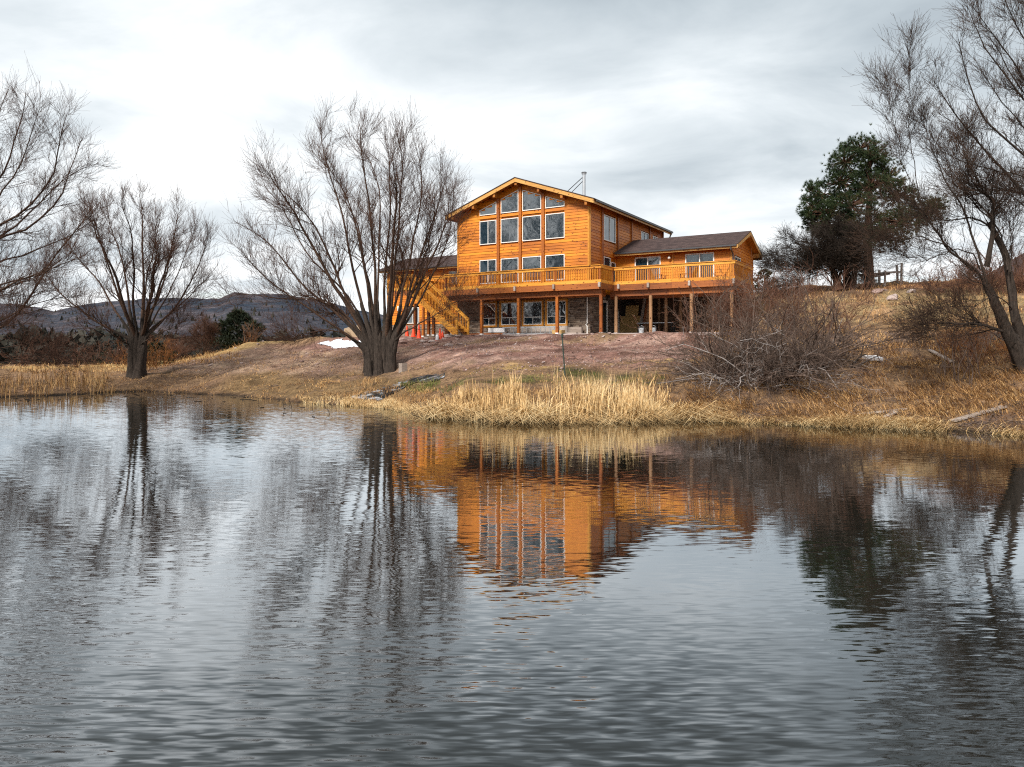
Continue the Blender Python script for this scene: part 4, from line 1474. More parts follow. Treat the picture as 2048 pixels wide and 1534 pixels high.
# bits afloat off the left shore
n = 90
px = rng.uniform(0, 640, n)
D = shore_near((px - 1024) / F) - 0.3 - 5.5 * rng.random(n) ** 1.5
x = (px - 1024) / F * D
a = rng.uniform(0, np.pi, n)
up_ = (rng.random(n) < 0.3)
P = np.zeros((n, 3, 3))
L = rng.uniform(0.08, 0.32, n)
for k in range(3):
    P[:, k, 0] = x + np.cos(a) * L * k / 2 * (1 - 0.7 * up_)
    P[:, k, 1] = D + np.sin(a) * L * k / 2 * (1 - 0.7 * up_)
    P[:, k, 2] = 0.008 + up_ * L * k / 2 * 1.2
V, q = tubes(P, np.full((n, 3), 0.009), 4)
o = link('floating_debris', mesh_np('floating_debris', V, q), M['bark'])
tag(o, 'dark bits of stalk and leaf afloat off the left shore', 'debris', kind='stuff')

# dead sticks and litter
n = 1900
px = rng.uniform(1330, 2200, n)
s = (px - 1024) / F
D = shore_near(s) + 0.1 + 11 * rng.random(n) ** 1.6
x = s * D
n2 = 500
px2 = rng.uniform(300, 1300, n2)
D2_ = shore_near((px2 - 1024) / F) + 0.2 + 9 * rng.random(n2)
x, D = np.r_[x, (px2 - 1024) / F * D2_], np.r_[D, D2_]
n = len(x)
a = rng.uniform(0, np.pi, n)
L = rng.uniform(0.15, 0.75, n)
P = np.empty((n, 4, 3))
for k in range(4):
    P[:, k, 0] = x + np.cos(a) * L * k / 3 + rng.normal(0, 0.02, n)
    P[:, k, 1] = D + np.sin(a) * L * k / 3 + rng.normal(0, 0.02, n)
    P[:, k, 2] = gz(P[:, k, 0], P[:, k, 1]) + 0.03 + np.abs(rng.normal(0, 0.04, n))
V, q = tubes(P, np.linspace(1, 0.5, 4)[None] * rng.uniform(0.005, 0.014, n)[:, None], 4)
o = link('stick_litter', mesh_np('stick_litter', V, q), M['grey_twig'])
tag(o, 'dead sticks and twigs littering the banks of the pond', 'twigs', kind='stuff')

# gravel on the red yard
n = 5200
x = rng.uniform(-13, 10, n)
D = rng.uniform(27.5, 44, n)
z = gz(x, D)
k = (z > 1.25) & (z < 3.0)
x, D, z = x[k], D[k], z[k]
r = rng.uniform(0.012, 0.05, len(x)) * (1 + (rng.random(len(x)) < 0.06) * 1.3)
oct_ = np.array([(1, 0, 0), (-1, 0, 0), (0, 1, 0), (0, -1, 0), (0, 0, 0.8), (0, 0, -0.5)])
of = np.array([(0, 2, 4), (2, 1, 4), (1, 3, 4), (3, 0, 4), (2, 0, 5), (1, 2, 5), (3, 1, 5), (0, 3, 5)])
V = np.stack([x, D, z], -1)[:, None, :] + oct_[None] * r[:, None, None] * rng.uniform(0.6, 1.4, (len(x), 6, 1))
Tt = of[None] + (np.arange(len(x)) * 6)[:, None, None]
t = NT('gravel_chips')
nn = t.noise(t.world(), 8.0, 2, 0.5)
M['gravel'] = t.done(t.ramp(nn, [(0.35, (0.15, 0.085, 0.07)), (0.55, (0.30, 0.20, 0.18)), (0.68, (0.52, 0.45, 0.43))]), 0.9, 0.2)
o = link('gravel', mesh_np('gravel', V.reshape(-1, 3), None, Tt.reshape(-1, 3)), M['gravel'])
tag(o, 'loose pale stones scattered over the red dirt yard', 'gravel', kind='stuff')


# ------------------------------------------------------------------ snow patch, rivulet
def ground_patch(name, outline, D_hint, mat, lift, step=0.25, rag=0.8):
    xs = [p[0] for p in outline]
    ys = [p[1] for p in outline]
    gx_ = np.arange(min(xs), max(xs) + step, step)
    gy_ = np.arange(min(ys), max(ys) + step, step)
    A, B = np.meshgrid(gx_, gy_)
    inside = np.zeros(A.shape, bool)
    j = len(outline) - 1
    for i in range(len(outline)):
        xi, yi = outline[i]
        xj, yj = outline[j]
        wob = fbm(A * 1.6, B * 1.6, 41, 3) * rag
        cnd = ((yi > B + wob) != (yj > B + wob)) & (A + wob < (xj - xi) * (B + wob - yi) / (yj - yi + 1e-9) + xi)
        inside ^= cnd
        j = i
    Zg = gz(A, B) + lift
    idx = np.arange(A.size).reshape(A.shape)
    m = inside[:-1, :-1]
    q = np.stack([idx[:-1, :-1], idx[:-1, 1:], idx[1:, 1:], idx[1:, :-1]], -1)[m]
    used = np.unique(q)
    mp_ = np.full(A.size, -1)
    mp_[used] = np.arange(len(used))
    V = np.stack([A, B, Zg], -1).reshape(-1, 3)[used]
    o = link(name, mesh_np(name, V, mp_[q], smooth=True), mat)
    o['kind'] = 'structure'
    return o


def ray_ground(px, py, d0=16, d1=70):
    """where the line of sight through a photo pixel meets the ground"""
    Ds_ = np.linspace(d0, d1, 700)
    x_ = (px - 1024) / F * Ds_
    z_ = H + (HZ - py) / F * Ds_
    g_ = gz_raw(x_, Ds_)
    hit = np.nonzero(g_ >= z_)[0]
    i = hit[0] if len(hit) else len(Ds_) - 1
    return float(x_[i]), float(Ds_[i])


snow_o = [ray_ground(px, py) for px, py in [(630, 691), (645, 686), (672, 684), (705, 684), (738, 686), (752, 692), (742, 697), (705, 697), (670, 695)]]
ground_patch('snow_patch', snow_o, 46, M['snow'], 0.05, 0.12, 0.5)
riv = [ray_ground(px, py) for px, py in [(684, 806), (705, 796), (745, 780), (790, 766), (835, 753), (880, 747), (893, 751), (862, 762), (820, 772), (775, 787), (735, 802), (712, 812)]]
ground_patch('wet_rivulet', riv, 30, M['wet'], 0.035, 0.1)


# ------------------------------------------------------------------ rocks and rubble
def rock_mesh(seed, flat=0.6):
    import bmesh
    bm = bmesh.new()
    bmesh.ops.create_icosphere(bm, subdivisions=2, radius=1)
    r_ = np.random.default_rng(seed)
    pl = [(Vector(unit(r_.normal(size=3))), r_.uniform(0.55, 0.85)) for _ in range(9)]
    for v in bm.verts:
        for nrm_, dd in pl:
            k_ = v.co.dot(nrm_) - dd
            if k_ > 0:
                v.co -= nrm_ * k_
        v.co.z *= flat
    me = bpy.data.meshes.new('rock')
    bm.to_mesh(me)
    bm.free()
    me.materials.append(M['rock'])
    return me


rocks = [rock_mesh(s) for s in range(6)]


def put_rock(x, y, size, label, group, cat='rock', sink=0.35):
    o = bpy.data.objects.new('rock', random.choice(rocks))
    COL.objects.link(o)
    o.location = (x, y, gz1(x, y) + size * (0.5 - sink) * 0.6)
    o.rotation_euler = (random.uniform(-.3, .3), random.uniform(-.3, .3), random.uniform(0, 6.28))
    o.scale = (size * random.uniform(.8, 1.3), size * random.uniform(.7, 1.1), size * random.uniform(.6, 1.0))
    tag(o, label, cat, group)
    return o


for k in range(44):
    px, py = random.uniform(800, 925), random.uniform(671, 688)
    x, y = ray_ground(px, py)
    sz = random.uniform(0.08, 0.26) * (1.5 if k % 9 == 0 else 1)
    wd = 'big' if sz > 0.24 else 'middling' if sz > 0.15 else 'small'
    zn = 'below the row of traffic cones' if px < 845 else 'below the cone by the staircase' if px < 890 else 'right below the foot of the staircase'
    put_rock(x, y, sz, '%s pale pinkish rubble stone on the bank %s' % (wd, zn), 'rubble stones by the staircase')
for k in range(26):
    px, py = random.uniform(935, 1330), random.uniform(673, 681)
    x, y = ray_ground(px, py)
    zn = 'left of the ladder' if px < 1010 else 'in front of the ladder' if px < 1100 else 'below the stone wall corner' if px < 1200 else 'below the storage bay'
    put_rock(x, y, random.uniform(0.05, 0.13), 'small stone on the dirt edge of the concrete slab, %s' % zn, 'stones along the slab edge')
for k in range(34):
    px, py = random.uniform(300, 640), random.uniform(688, 745)
    x, y = ray_ground(px, py)
    sz = random.uniform(0.06, 0.2)
    zn = 'right of the mid-sized willow' if px < 420 else 'below the far juniper' if px < 520 else 'between juniper and snow patch'
    put_rock(x, y, sz, '%s pinkish stone half sunk in the dry slope %s' % ('small' if sz < 0.13 else 'bigger', zn), 'stones on the left slope')
for px, py, s, lab in [(1752, 590, 0.42, 'pink rock lying on the bare soil below the pine, left of the others'), (1766, 587, 0.30, 'smaller pink rock beside the pine foot, right of the bigger one'),
                       (1786, 600, 0.50, 'long grey rock on the slope below the fence'), (1822, 590, 0.40, 'pale flat rock on the slope right of the fence posts'), (1880, 586, 0.3, 'pale rock among the brown brush on the upper slope')]:
    x, y = ray_ground(px, py)
    put_rock(x, y, s, lab, 'rocks on the right slope')
x, y = ray_ground(688, 681)
o = put_rock(x + 0.4, y + 3.2, 1.55, 'large tan boulder behind the snow patch, left of the house', None, 'boulder', 0.1)
o.rotation_euler = (0, 0, 0.6)
M['tan_rock'] = plain('tan_sandstone', (0.33, 0.235, 0.15), 0.9, var=0.3, scale=2.0)
o.data = o.data.copy()
o.data.materials[0] = M['tan_rock']
#HOUSE

# ------------------------------------------------------------------ the house
house = empty('house', (HC[0], HC[1], SLAB), math.atan2(UY, UX), 'large golden cedar house with tall gable of windows, long deck and brown shingle roofs', 'house')
DK = 2.75                     # deck floor over the slab
W = 9.35                      # width of the gabled block (u from -W to 0)
PKU = -W / 2


def roof_z(u):
    return 9.558 - 0.35 * abs(u - PKU)


def roof_under(u):
    return roof_z(u) - 0.22


N_BOARDS = {'n': 0}
spare = {}


class Frame:
    """local frame of one wall: a runs along it, z up, p outwards"""

    def __init__(self, kind, c0):
        self.k, self.c = kind, c0

    def pt(self, a, z, p):
        if self.k == 'front':
            return (a, self.c - p, z)
        if self.k == 'right':
            return (self.c + p, a, z)
        if self.k == 'left':
            return (self.c - p, a, z)
        return (a, self.c + p, z)      # back


def siding(fr, wall, a0, a1, z0, z1, top=None, holes=(), breaks=(), mat='siding', row=0.172, name='board', budget=300, low=None):
    """one lapped board per row and bay, cut round windows and under a raking roof"""
    z = z0
    cnt = 0
    extra = MB()
    k = 0
    while z < z1 - 0.02:
        zt = min(z + row, z1)
        A0, A1 = a0, a1
        spans = [(A0, A1)]
        if top is not None:
            xs = np.linspace(a0, a1, 240)
            ok = np.array([top(x) > z + row * 0.35 for x in xs])
            if not ok.any():
                break
            spans = [(xs[ok][0], xs[ok][-1])]
        for h in holes:
            h0, h1, hz0, hz1 = h[:4]
            ht = h[4] if len(h) > 4 else None
            if zt <= hz0 + 0.04 or z >= hz1 - 0.04:
                continue
            if ht is not None:
                xs = np.linspace(h0, h1, 40)
                ok = np.array([ht(x) > zt for x in xs])
                if not ok.any():
                    continue
                h0, h1 = xs[ok][0], xs[ok][-1]
            ns = []
            for s0, s1 in spans:
                if h1 <= s0 or h0 >= s1:
                    ns.append((s0, s1))
                else:
                    if h0 + 0.03 > s0 + 0.02:
                        ns.append((s0, h0 + 0.03))
                    if s1 > h1 - 0.03 + 0.02:
                        ns.append((h1 - 0.03, s1))
            spans = ns
        out = []
        for s0, s1 in spans:
            cuts = [s0] + [b for b in breaks if s0 + 0.15 < b < s1 - 0.15] + [s1]
            for c0_, c1_ in zip(cuts[:-1], cuts[1:]):
                if c1_ - c0_ > 3.4:
                    m = c0_ + (c1_ - c0_) * random.uniform(0.35, 0.65)
                    out += [(c0_, m), (m, c1_)]
                else:
                    out.append((c0_, c1_))
        for s0, s1 in out:
            g = 0.0025
            pr = random.uniform(-0.002, 0.002)
            z_t = zt
            c = [fr.pt(s0 + g, z + 0.004, -0.03), fr.pt(s1 - g, z + 0.004, -0.03), fr.pt(s1 - g, z + 0.004, 0.036 + pr), fr.pt(s0 + g, z + 0.004, 0.036 + pr),
                 fr.pt(s0 + g, zt + 0.002, -0.03), fr.pt(s1 - g, zt + 0.002, -0.03), fr.pt(s1 - g, zt + 0.002, 0.012 + pr), fr.pt(s0 + g, zt + 0.002, 0.012 + pr)]
            if cnt < budget:
                mb = MB().hexa(c)
                mid = np.mean(np.array(mb.v), 0)
                mb.v = [tuple(np.array(p) - mid) for p in mb.v]
                o = mb.build(name, M[mat], wall)
                o.location = mid
                cnt += 1
            else:
                extra.hexa(c)
        z = zt
        k += 1
    if extra.v:
        extra.build('boards', M[mat], wall)['kind'] = 'stuff'


def pane_poly(fr, pts, p):
    return [fr.pt(a, z, p) for a, z in pts]


def window(fr, a0, a1, z0, z1, kind='fixed', tl=None, tr=None, trim=0.0, fw=0.047, glass='glass', mull=None, name='window', parent=None, sill=False, low_split=None, dark_half=None):
    """framed window: frame bars, pane(s), optional wooden trim; tl/tr raise the head to a slope"""
    zl, zr = (tl or z1), (tr or z1)
    P_ = parent or house
    cen = np.array(fr.pt((a0 + a1) / 2, (z0 + z1) / 2, 0))
    m = MB()
    D0_, D1_ = -0.03, 0.050
    zi = lambda a: zl + (zr - zl) * (a - a0) / (a1 - a0)

    def bar(q, d0=D0_, d1=D1_):
        pts = [np.array(fr.pt(a, z, d0)) for a, z in q]
        dv = np.array(fr.pt(0, 0, d1)) - np.array(fr.pt(0, 0, d0))
        m.prism([tuple(p - cen) for p in pts], dv)

    bar([(a0, z0), (a1, z0), (a1, z0 + fw), (a0, z0 + fw)])
    bar([(a0, zl - fw), (a1, zr - fw), (a1, zr), (a0, zl)])
    bar([(a0, z0 + fw), (a0 + fw, z0 + fw), (a0 + fw, zi(a0 + fw) - fw), (a0, zl - fw)])
    bar([(a1 - fw, z0 + fw), (a1, z0 + fw), (a1, zr - fw), (a1 - fw, zi(a1 - fw) - fw)])
    if kind == 'slider':
        am = (a0 + a1) / 2
        bar([(am - fw * 0.45, z0 + fw), (am + fw * 0.45, z0 + fw), (am + fw * 0.45, zi(am) - fw), (am - fw * 0.45, zi(am) - fw)], D0_, D1_ - 0.006)
    if low_split:
        zs = z0 + (z1 - z0) * low_split
        bar([(a0 + fw, zs - fw / 2), (a1 - fw, zs - fw / 2), (a1 - fw, zs + fw / 2), (a0 + fw, zs + fw / 2)], D0_, D1_ - 0.004)
        am = (a0 + a1) / 2
        bar([(am - fw * 0.4, z0 + fw), (am + fw * 0.4, z0 + fw), (am + fw * 0.4, zs - fw / 2), (am - fw * 0.4, zs - fw / 2)], D0_, D1_ - 0.007)
    w_ = m.build(name, M['white_frame'], P_)
    w_.location = cen

    def pane(q, mat):
        mb = MB()
        pts = [np.array(fr.pt(a, z, -0.004)) for a, z in q]
        dv = np.array(fr.pt(0, 0, 0.012)) - np.array(fr.pt(0, 0, 0))
        mb.prism([tuple(p - cen) for p in pts], dv)
        return mb.build('pane', M[mat], w_)

    e = fw - 0.01
    if kind == 'slider':
        am = (a0 + a1) / 2
        pane([(a0 + e, z0 + e), (am, z0 + e), (am, zi(am) - e), (a0 + e, zi(a0 + e) - e)], dark_half or glass)
        pane([(am + 0.002, z0 + e), (a1 - e, z0 + e), (a1 - e, zi(a1 - e) - e), (am + 0.002, zi(am) - e)], glass)
    elif low_split:
        zs = z0 + (z1 - z0) * low_split
        am = (a0 + a1) / 2
        pane([(a0 + e, zs + 0.002), (a1 - e, zs + 0.002), (a1 - e, zr - e), (a0 + e, zl - e)], glass)
        pane([(a0 + e, z0 + e), (am, z0 + e), (am, zs), (a0 + e, zs)], 'glass_dark')
        pane([(am + 0.002, z0 + e), (a1 - e, z0 + e), (a1 - e, zs), (am + 0.002, zs)], glass)
    else:
        pane([(a0 + e, z0 + e), (a1 - e, z0 + e), (a1 - e, zi(a1 - e) - e), (a0 + e, zi(a0 + e) - e)], glass)
    if trim:
        tm = MB()
        for q in ([(a0 - trim, z0 - trim), (a1 + trim, z0 - trim), (a1 + trim, z0), (a0 - trim, z0)], [(a0 - trim, z1), (a1 + trim, z1), (a1 + trim, z1 + trim), (a0 - trim, z1 + trim)],
                  [(a0 - trim, z0), (a0, z0), (a0, z1), (a0 - trim, z1)], [(a1, z0), (a1 + trim, z0), (a1 + trim, z1), (a1, z1)]):
            pts = [np.array(fr.pt(a, z, -0.02)) for a, z in q]
            dv = np.array(fr.pt(0, 0, 0.10)) - np.array(fr.pt(0, 0, 0))
            tm.prism([tuple(p - cen) for p in pts], dv)
        tm.build('trim', M['trimwood'], w_)
    return w_


FR = Frame('front', 0.0)
# --- main block: inner shell (behind the boards), floors
sh = MB()
DEP = 12.55
sh.prism([(-W + 0.06, 0.06, DK - 0.3), (-0.06, 0.06, DK - 0.3), (-0.06, 0.06, roof_under(-0.06) - 0.02), (PKU, 0.06, roof_under(PKU) - 0.02), (-W + 0.06, 0.06, roof_under(-W + 0.06) - 0.02)], (0, DEP - 0.12, 0))
shell = sh.build('wall', M['siding'], house)
front_wall = MB().box(-W, 0, 0.031, 0.055, DK - 0.3, DK - 0.05).build('front_wall', M['siding'], house)
side_wall = MB().box(-0.055, -0.031, 0.06, DEP - 0.06, DK - 0.3, DK - 0.05).build('side_wall', M['siding'], house)

wins1 = [(-7.61, -6.36), (-6.03, -4.76), (-4.48, -3.17), (-2.89, -1.60)]
Z1, Z2a, Z2b, Z3a, Z3b = 7.57, 5.72, 7.213, 3.25, 4.752
mar = 0.62
htop = lambda u: roof_z(u) - mar
holes = []
for a0, a1 in wins1:
    holes += [(a0, a1, Z1, 10, htop), (a0, a1, Z2a, Z2b), (a0, a1, Z3a, Z3b)]
PV = [-6.205, -4.62, -3.03]
siding(FR, front_wall, -W + 0.10, -0.10, DK - 0.05, 9.5, top=lambda u: roof_under(u) + 0.02, holes=holes, breaks=PV)
for i, (a0, a1) in enumerate(wins1):
    window(FR, a0, a1, Z1, 9, tl=htop(a0), tr=htop(a1))
    window(FR, a0, a1, Z2a, Z2b, 'slider' if i == 0 else 'fixed', dark_half='glass_dark')
    window(FR, a0, a1, Z3a, Z3b, 'slider' if i == 0 else 'fixed', dark_half='glass_dark')
# corner boards and the vertical posts between the windows
for a in (-W + 0.05, -0.05):
    MB().box(a - 0.055, a + 0.055, -0.045, 0.03, DK - 0.04, roof_under(a) - 0.01).build('corner_board', M['trimwood'], house)
for a in PV:
    MB().box(a - 0.09, a + 0.09, -0.115, 0.03, DK - 0.04, roof_under(a) - 0.26).build('wall_post', M['post'], house)

# right side wall of the main block
FS = Frame('right', 0.0)
sh_holes = [(1.95, 3.75, 5.72, 7.25), (1.95, 3.75, 2.8, 4.75), (8.15, 9.60, 6.3, 7.1), (10.45, 11.3, 6.3, 7.1)]
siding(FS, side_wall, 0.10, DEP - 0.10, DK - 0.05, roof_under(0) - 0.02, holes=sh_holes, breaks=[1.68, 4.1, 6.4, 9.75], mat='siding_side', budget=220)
window(FS, 1.95, 3.75, 5.72, 7.25, 'slider')
window(FS, 1.95, 2.95, 3.5, 4.72, 'fixed', glass='glass_dark')
window(FS, 3.0, 3.75, 2.8, 4.5, 'fixed', glass='glass_dark', name='side_door')
window(FS, 8.15, 9.60, 6.1, 7.1, 'slider')
window(FS, 10.45, 11.3, 6.1, 7.1, 'slider')
MB().box(-0.03, 0.045, 0.005, 0.10, DK - 0.04, roof_under(0) - 0.02).build('corner_board', M['trimwood'], house)
for a in (1.68, 4.08, 6.4, 9.75, DEP - 0.1):
    MB().box(-0.03, 0.10, a - 0.09, a + 0.09, DK - 0.04, roof_under(0) - 0.03).build('wall_post', M['post'], house)

# main roof
OF, OS, RB_ = 0.60, 0.53, 13.07
for s in (-1, 1):
    e = PKU + s * (W / 2 + OS)
    ze, zp = roof_z(e), roof_z(PKU)
    y0, y1 = -OF + 0.03, RB_
    m = MB()
    m.prism([(PKU, y0, zp - 0.055), (e, y0, ze - 0.055), (e, y0, ze - 0.17), (PKU, y0, zp - 0.17)], (0, y1 - y0, 0))
    m.build('soffit', M['soffit'], house)
    m = MB()
    m.prism([(PKU, -OF - 0.04, zp), (e + s * 0.04, -OF - 0.04, ze - 0.014), (e + s * 0.04, -OF - 0.04, ze - 0.064), (PKU, -OF - 0.04, zp - 0.05)], (0, RB_ + OF + 0.08, 0))
    m.build('roof', M['shingle'], house)
    m = MB()
    m.prism([(PKU, -OF - 0.01, zp - 0.052), (e, -OF - 0.01, ze - 0.052), (e, -OF - 0.01, ze - 0.29), (PKU, -OF - 0.01, zp - 0.29)], (0, 0.04, 0))
    m.build('fascia', M['fascia'], house)
    m = MB().box(min(e, e - s * 0.035), max(e, e - s * 0.035), -OF + 0.032, RB_ - 0.02, ze - 0.29, ze - 0.06)
    m.build('fascia', M['fascia'], house)
g = MB()
e = PKU + W / 2 + OS
g.box(e + 0.002, e + 0.11, -OF + 0.25, RB_ - 0.05, roof_z(e) - 0.17, roof_z(e) - 0.07)
g.tube([(e + 0.05, RB_ - 0.3, roof_z(e) - 0.15), (e - 0.05, RB_ - 0.35, roof_z(e) - 0.5), (0.12, RB_ - 0.5, roof_z(e) - 0.75), (0.12, RB_ - 0.5, roof_z(e) - 2.6)], 0.05, 8)
g.build('gutter', M['gutter'], house)
for k in range(-3, 4):
    a = PKU + 1.56 * k
    zt = roof_z(a) - 0.175 - (0.025 if k else 0)
    MB().box(a - 0.075, a + 0.075, -OF + 0.06, 0.02, zt - 0.30, zt).build('roof_beam', M['soffit'], house)
# flue pipe with its two braces
fl = MB()
pu, pv = -3.2, 6.0
fl.tube([(pu, pv, roof_z(pu) - 0.05), (pu, pv, 10.92)], 0.11, 12)
fl.tube([(pu, pv, 10.92), (pu, pv, 10.95)], 0.17, 12)
fl.tube([(pu, pv, 11.0), (pu, pv, 11.06)], [0.2, 0.15], 12)
fl.tube([(pu, pv, 10.94), (pu, pv, 11.02)], 0.09, 8)
flue = fl.build('flue_pipe', M['steel'], house)
br = MB()
br.tube([(pu - 0.1, pv, 10.72), (-4.75, pv - 0.25, roof_z(-4.75))], 0.025, 6)
br.tube([(pu - 0.1, pv, 10.45), (-4.0, pv - 0.9, roof_z(-4.0))], 0.025, 6)
br.build('brace', M['black_metal'], flue)
fl = MB().tube([(pu, pv, roof_z(pu)), (pu, pv, roof_z(pu) + 0.12)], [0.26, 0.13], 12)
fl.build('flashing', M['gutter'], flue)


# --- wings
def wing(s, ulen, zfloor, front_holes, side):
    """s=+1: right wing, -1: left wing"""
    u0 = 0.0 if s > 0 else -W
    ue = u0 + s * ulen
    y0, hwid, oh, og = 3.94, 2.68, 0.55, 0.47
    yr, yb = y0 + hwid, y0 + 2 * hwid
    zr = 6.28
    sl = 0.362
    zt = lambda y: zr - sl * abs(y - yr)
    a0, a1 = min(u0, ue), max(u0, ue)
    FW = Frame('front', y0)
    m = MB()
    x0, x1 = a0 + (0.05 if s < 0 else 0.0), a1 - (0.05 if s > 0 else 0.0)
    m.prism([(x0, y0 + 0.5, zfloor), (x0, yb, zfloor), (x0, yb, zt(yb) - 0.2), (x0, yr, zr - 0.2), (x0, y0 + 0.5, zt(y0 + 0.5) - 0.2)], (x1 - x0, 0, 0))
    m.build('wing_wall', M['interior'], house)
    wf = MB().box(a0 + 0.02, a1 - 0.02, y0 + 0.031, y0 + 0.06, zfloor, zfloor + 0.2).build('wing_front_wall', M['siding'], house)
    siding(FW, wf, a0 + (0.0 if s > 0 else 0.1), a1 - (0.1 if s > 0 else 0.0), zfloor, zt(y0) - 0.17, holes=front_holes, breaks=[u0 + s * 3.65], budget=150)
    FE = Frame('right' if s > 0 else 'left', ue)
    we = MB().box(ue - 0.06 if s > 0 else ue + 0.031, ue - 0.031 if s > 0 else ue + 0.06, y0 + 0.1, yb - 0.1, zfloor, zfloor + 0.2).build('wing_end_wall', M['siding_side'], house)
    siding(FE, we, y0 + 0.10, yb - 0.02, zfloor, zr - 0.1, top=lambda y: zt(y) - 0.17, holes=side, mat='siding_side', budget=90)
    MB().box(ue - 0.09 if s > 0 else ue - 0.045, ue + 0.045 if s > 0 else ue + 0.09, y0 - 0.045, y0 + 0.095, zfloor + 0.01, zt(y0) - 0.18).build('corner_board', M['trimwood'], house)
    # roof
    r0, r1 = (u0 + 0.105 if s > 0 else ue - og), (ue + og if s > 0 else u0 - 0.03)
    for sg in (-1, 1):
        ye = yr + sg * (hwid + oh)
        m = MB()
        m.prism([(r0, yr, zr), (r0, ye, zt(ye)), (r0, ye, zt(ye) - 0.05), (r0, yr, zr - 0.05)], (r1 - r0, 0, 0))
        m.build('roof', M['shingle'], house)
        m = MB()
        m.prism([(r0, yr, zr - 0.052), (r0, ye - sg * 0.04, zt(ye - sg * 0.04) - 0.052), (r0, ye - sg * 0.04, zt(ye) - 0.15), (r0, yr, zr - 0.15)], (r1 - r0 - 0.05 * s, 0, 0)) if s > 0 else \
            m.prism([(r0 + 0.05, yr, zr - 0.052), (r0 + 0.05, ye - sg * 0.04, zt(ye - sg * 0.04) - 0.052), (r0 + 0.05, ye - sg * 0.04, zt(ye) - 0.15), (r0 + 0.05, yr, zr - 0.15)], (r1 - r0 - 0.05, 0, 0))
        m.build('soffit', M['soffit'], house)
        m = MB().box(r0 + (0.0 if s > 0 else 0.042), r1 - (0.042 if s > 0 else 0.0), min(ye, ye - sg * 0.035), max(ye, ye - sg * 0.035), zt(ye) - 0.24, zt(ye) - 0.055)
        m.build('fascia', M['fascia'], house)
        xe = ue + s * og
        m = MB()
        m.prism([(xe, yr, zr - 0.052), (xe, ye, zt(ye) - 0.052), (xe, ye, zt(ye) - 0.24), (xe, yr, zr - 0.26)], (-s * 0.04, 0, 0))
        m.build('fascia', M['fascia'], house)
    g_ = MB().box(r0 + 0.05, r1 - 0.05, y0 - oh - 0.105, y0 - oh - 0.002, zt(y0 - oh) - 0.13, zt(y0 - oh) - 0.045)
    if s > 0:
        g_.tube([(ue + 0.1, y0 - oh - 0.05, zt(y0 - oh) - 0.12), (ue + 0.1, y0 - oh - 0.05, zt(y0 - oh) - 0.3), (ue + 0.1, y0 - 0.1, zt(y0) - 0.7), (ue + 0.1, y0 - 0.1, DK + 0.05)], 0.04, 8)
    g_.build('gutter', M['gutter'], house)
    for yy in (y0 + 0.12, yr, yb - 0.12):
        zz = zt(yy) - 0.16
        MB().box(min(ue + s * (og - 0.06), ue - s * 0.02), max(ue + s * (og - 0.06), ue - s * 0.02), yy - 0.07, yy + 0.07, zz - 0.26, zz).build('roof_beam', M['fascia'], house)
    return FW, FE, zt


rw_holes = [(1.24, 2.90, DK, 4.78), (4.41, 6.13, DK, 4.78)]
FW, FE, ztR = wing(1, 7.12, DK - 0.2, rw_holes, [(4.5, 6.0, 3.7, 4.6)])
wd = window(FW, 1.24, 2.90, DK + 0.01, 4.78, 'slider', glass='glass', dark_half='glass_dark', name='sliding_door', fw=0.07)
MB().box(2.02, 2.04, 3.94 - 0.075, 3.94 - 0.045, 3.65, 3.85).build('handle', M['black_metal'], house)
wd2 = window(FW, 4.41, 6.13, DK + 0.01, 4.78, 'slider', glass='glass_clear', dark_half='glass_clear', name='sliding_door', fw=0.07)
for sd in (0, 1):
    n_, V_ = 15, []
    for i in range(n_):
        tt = i / (n_ - 1)
        for j in range(9):
            zz = j / 8
            spread_ = 0.78 * (0.35 + 0.65 * abs(zz - 0.22) ** 0.7)
            a = (4.48 + tt * spread_) if sd == 0 else (6.06 - tt * spread_)
            V_.append((a, 3.94 + 0.10 + 0.025 * math.sin(i * 2.4), DK + 0.06 + zz * 1.9))
    q = [(i * 9 + j, (i + 1) * 9 + j, (i + 1) * 9 + j + 1, i * 9 + j + 1) for i in range(n_ - 1) for j in range(8)]
    link('curtain', mesh_np('curtain', V_, q, smooth=True), M['curtain'], house)
MB().box(3.62, 3.70, 3.88, 3.94, 3.0, 4.9).build('trim', M['trimwood'], house)
lm = MB().tube([(3.48, 3.90, 4.62), (3.48, 3.80, 4.62)], 0.05, 10)
lamp = lm.build('wall_lamp', M['steel'], house)
import bmesh
bm = bmesh.new()
bmesh.ops.create_uvsphere(bm, u_segments=12, v_segments=8, radius=0.09)
me = bpy.data.meshes.new('globe')
bm.to_mesh(me)
bm.free()
gb_ = link('globe', me, M['lamp_globe'], lamp)
gb_.location = (3.48, 3.74, 4.60)
window(FE, 4.5, 5.9, 3.75, 4.55, 'slider', glass='glass_dark')

LW = 9.3
FWl, FEl, ztL = wing(-1, LW, 0.95, [(-12.9, -11.6, 2.85, 4.7), (-16.8, -15.6, 1.0, 2.2)], [])
window(FWl, -12.9, -11.6, 2.85, 4.7, 'slider')
window(FWl, -16.8, -15.6, 1.02, 2.2, 'slider')
MB().box(-17.6, -17.2, 3.80, 3.93, 2.0, 2.35).build('vent_box', M['white_frame'], house)

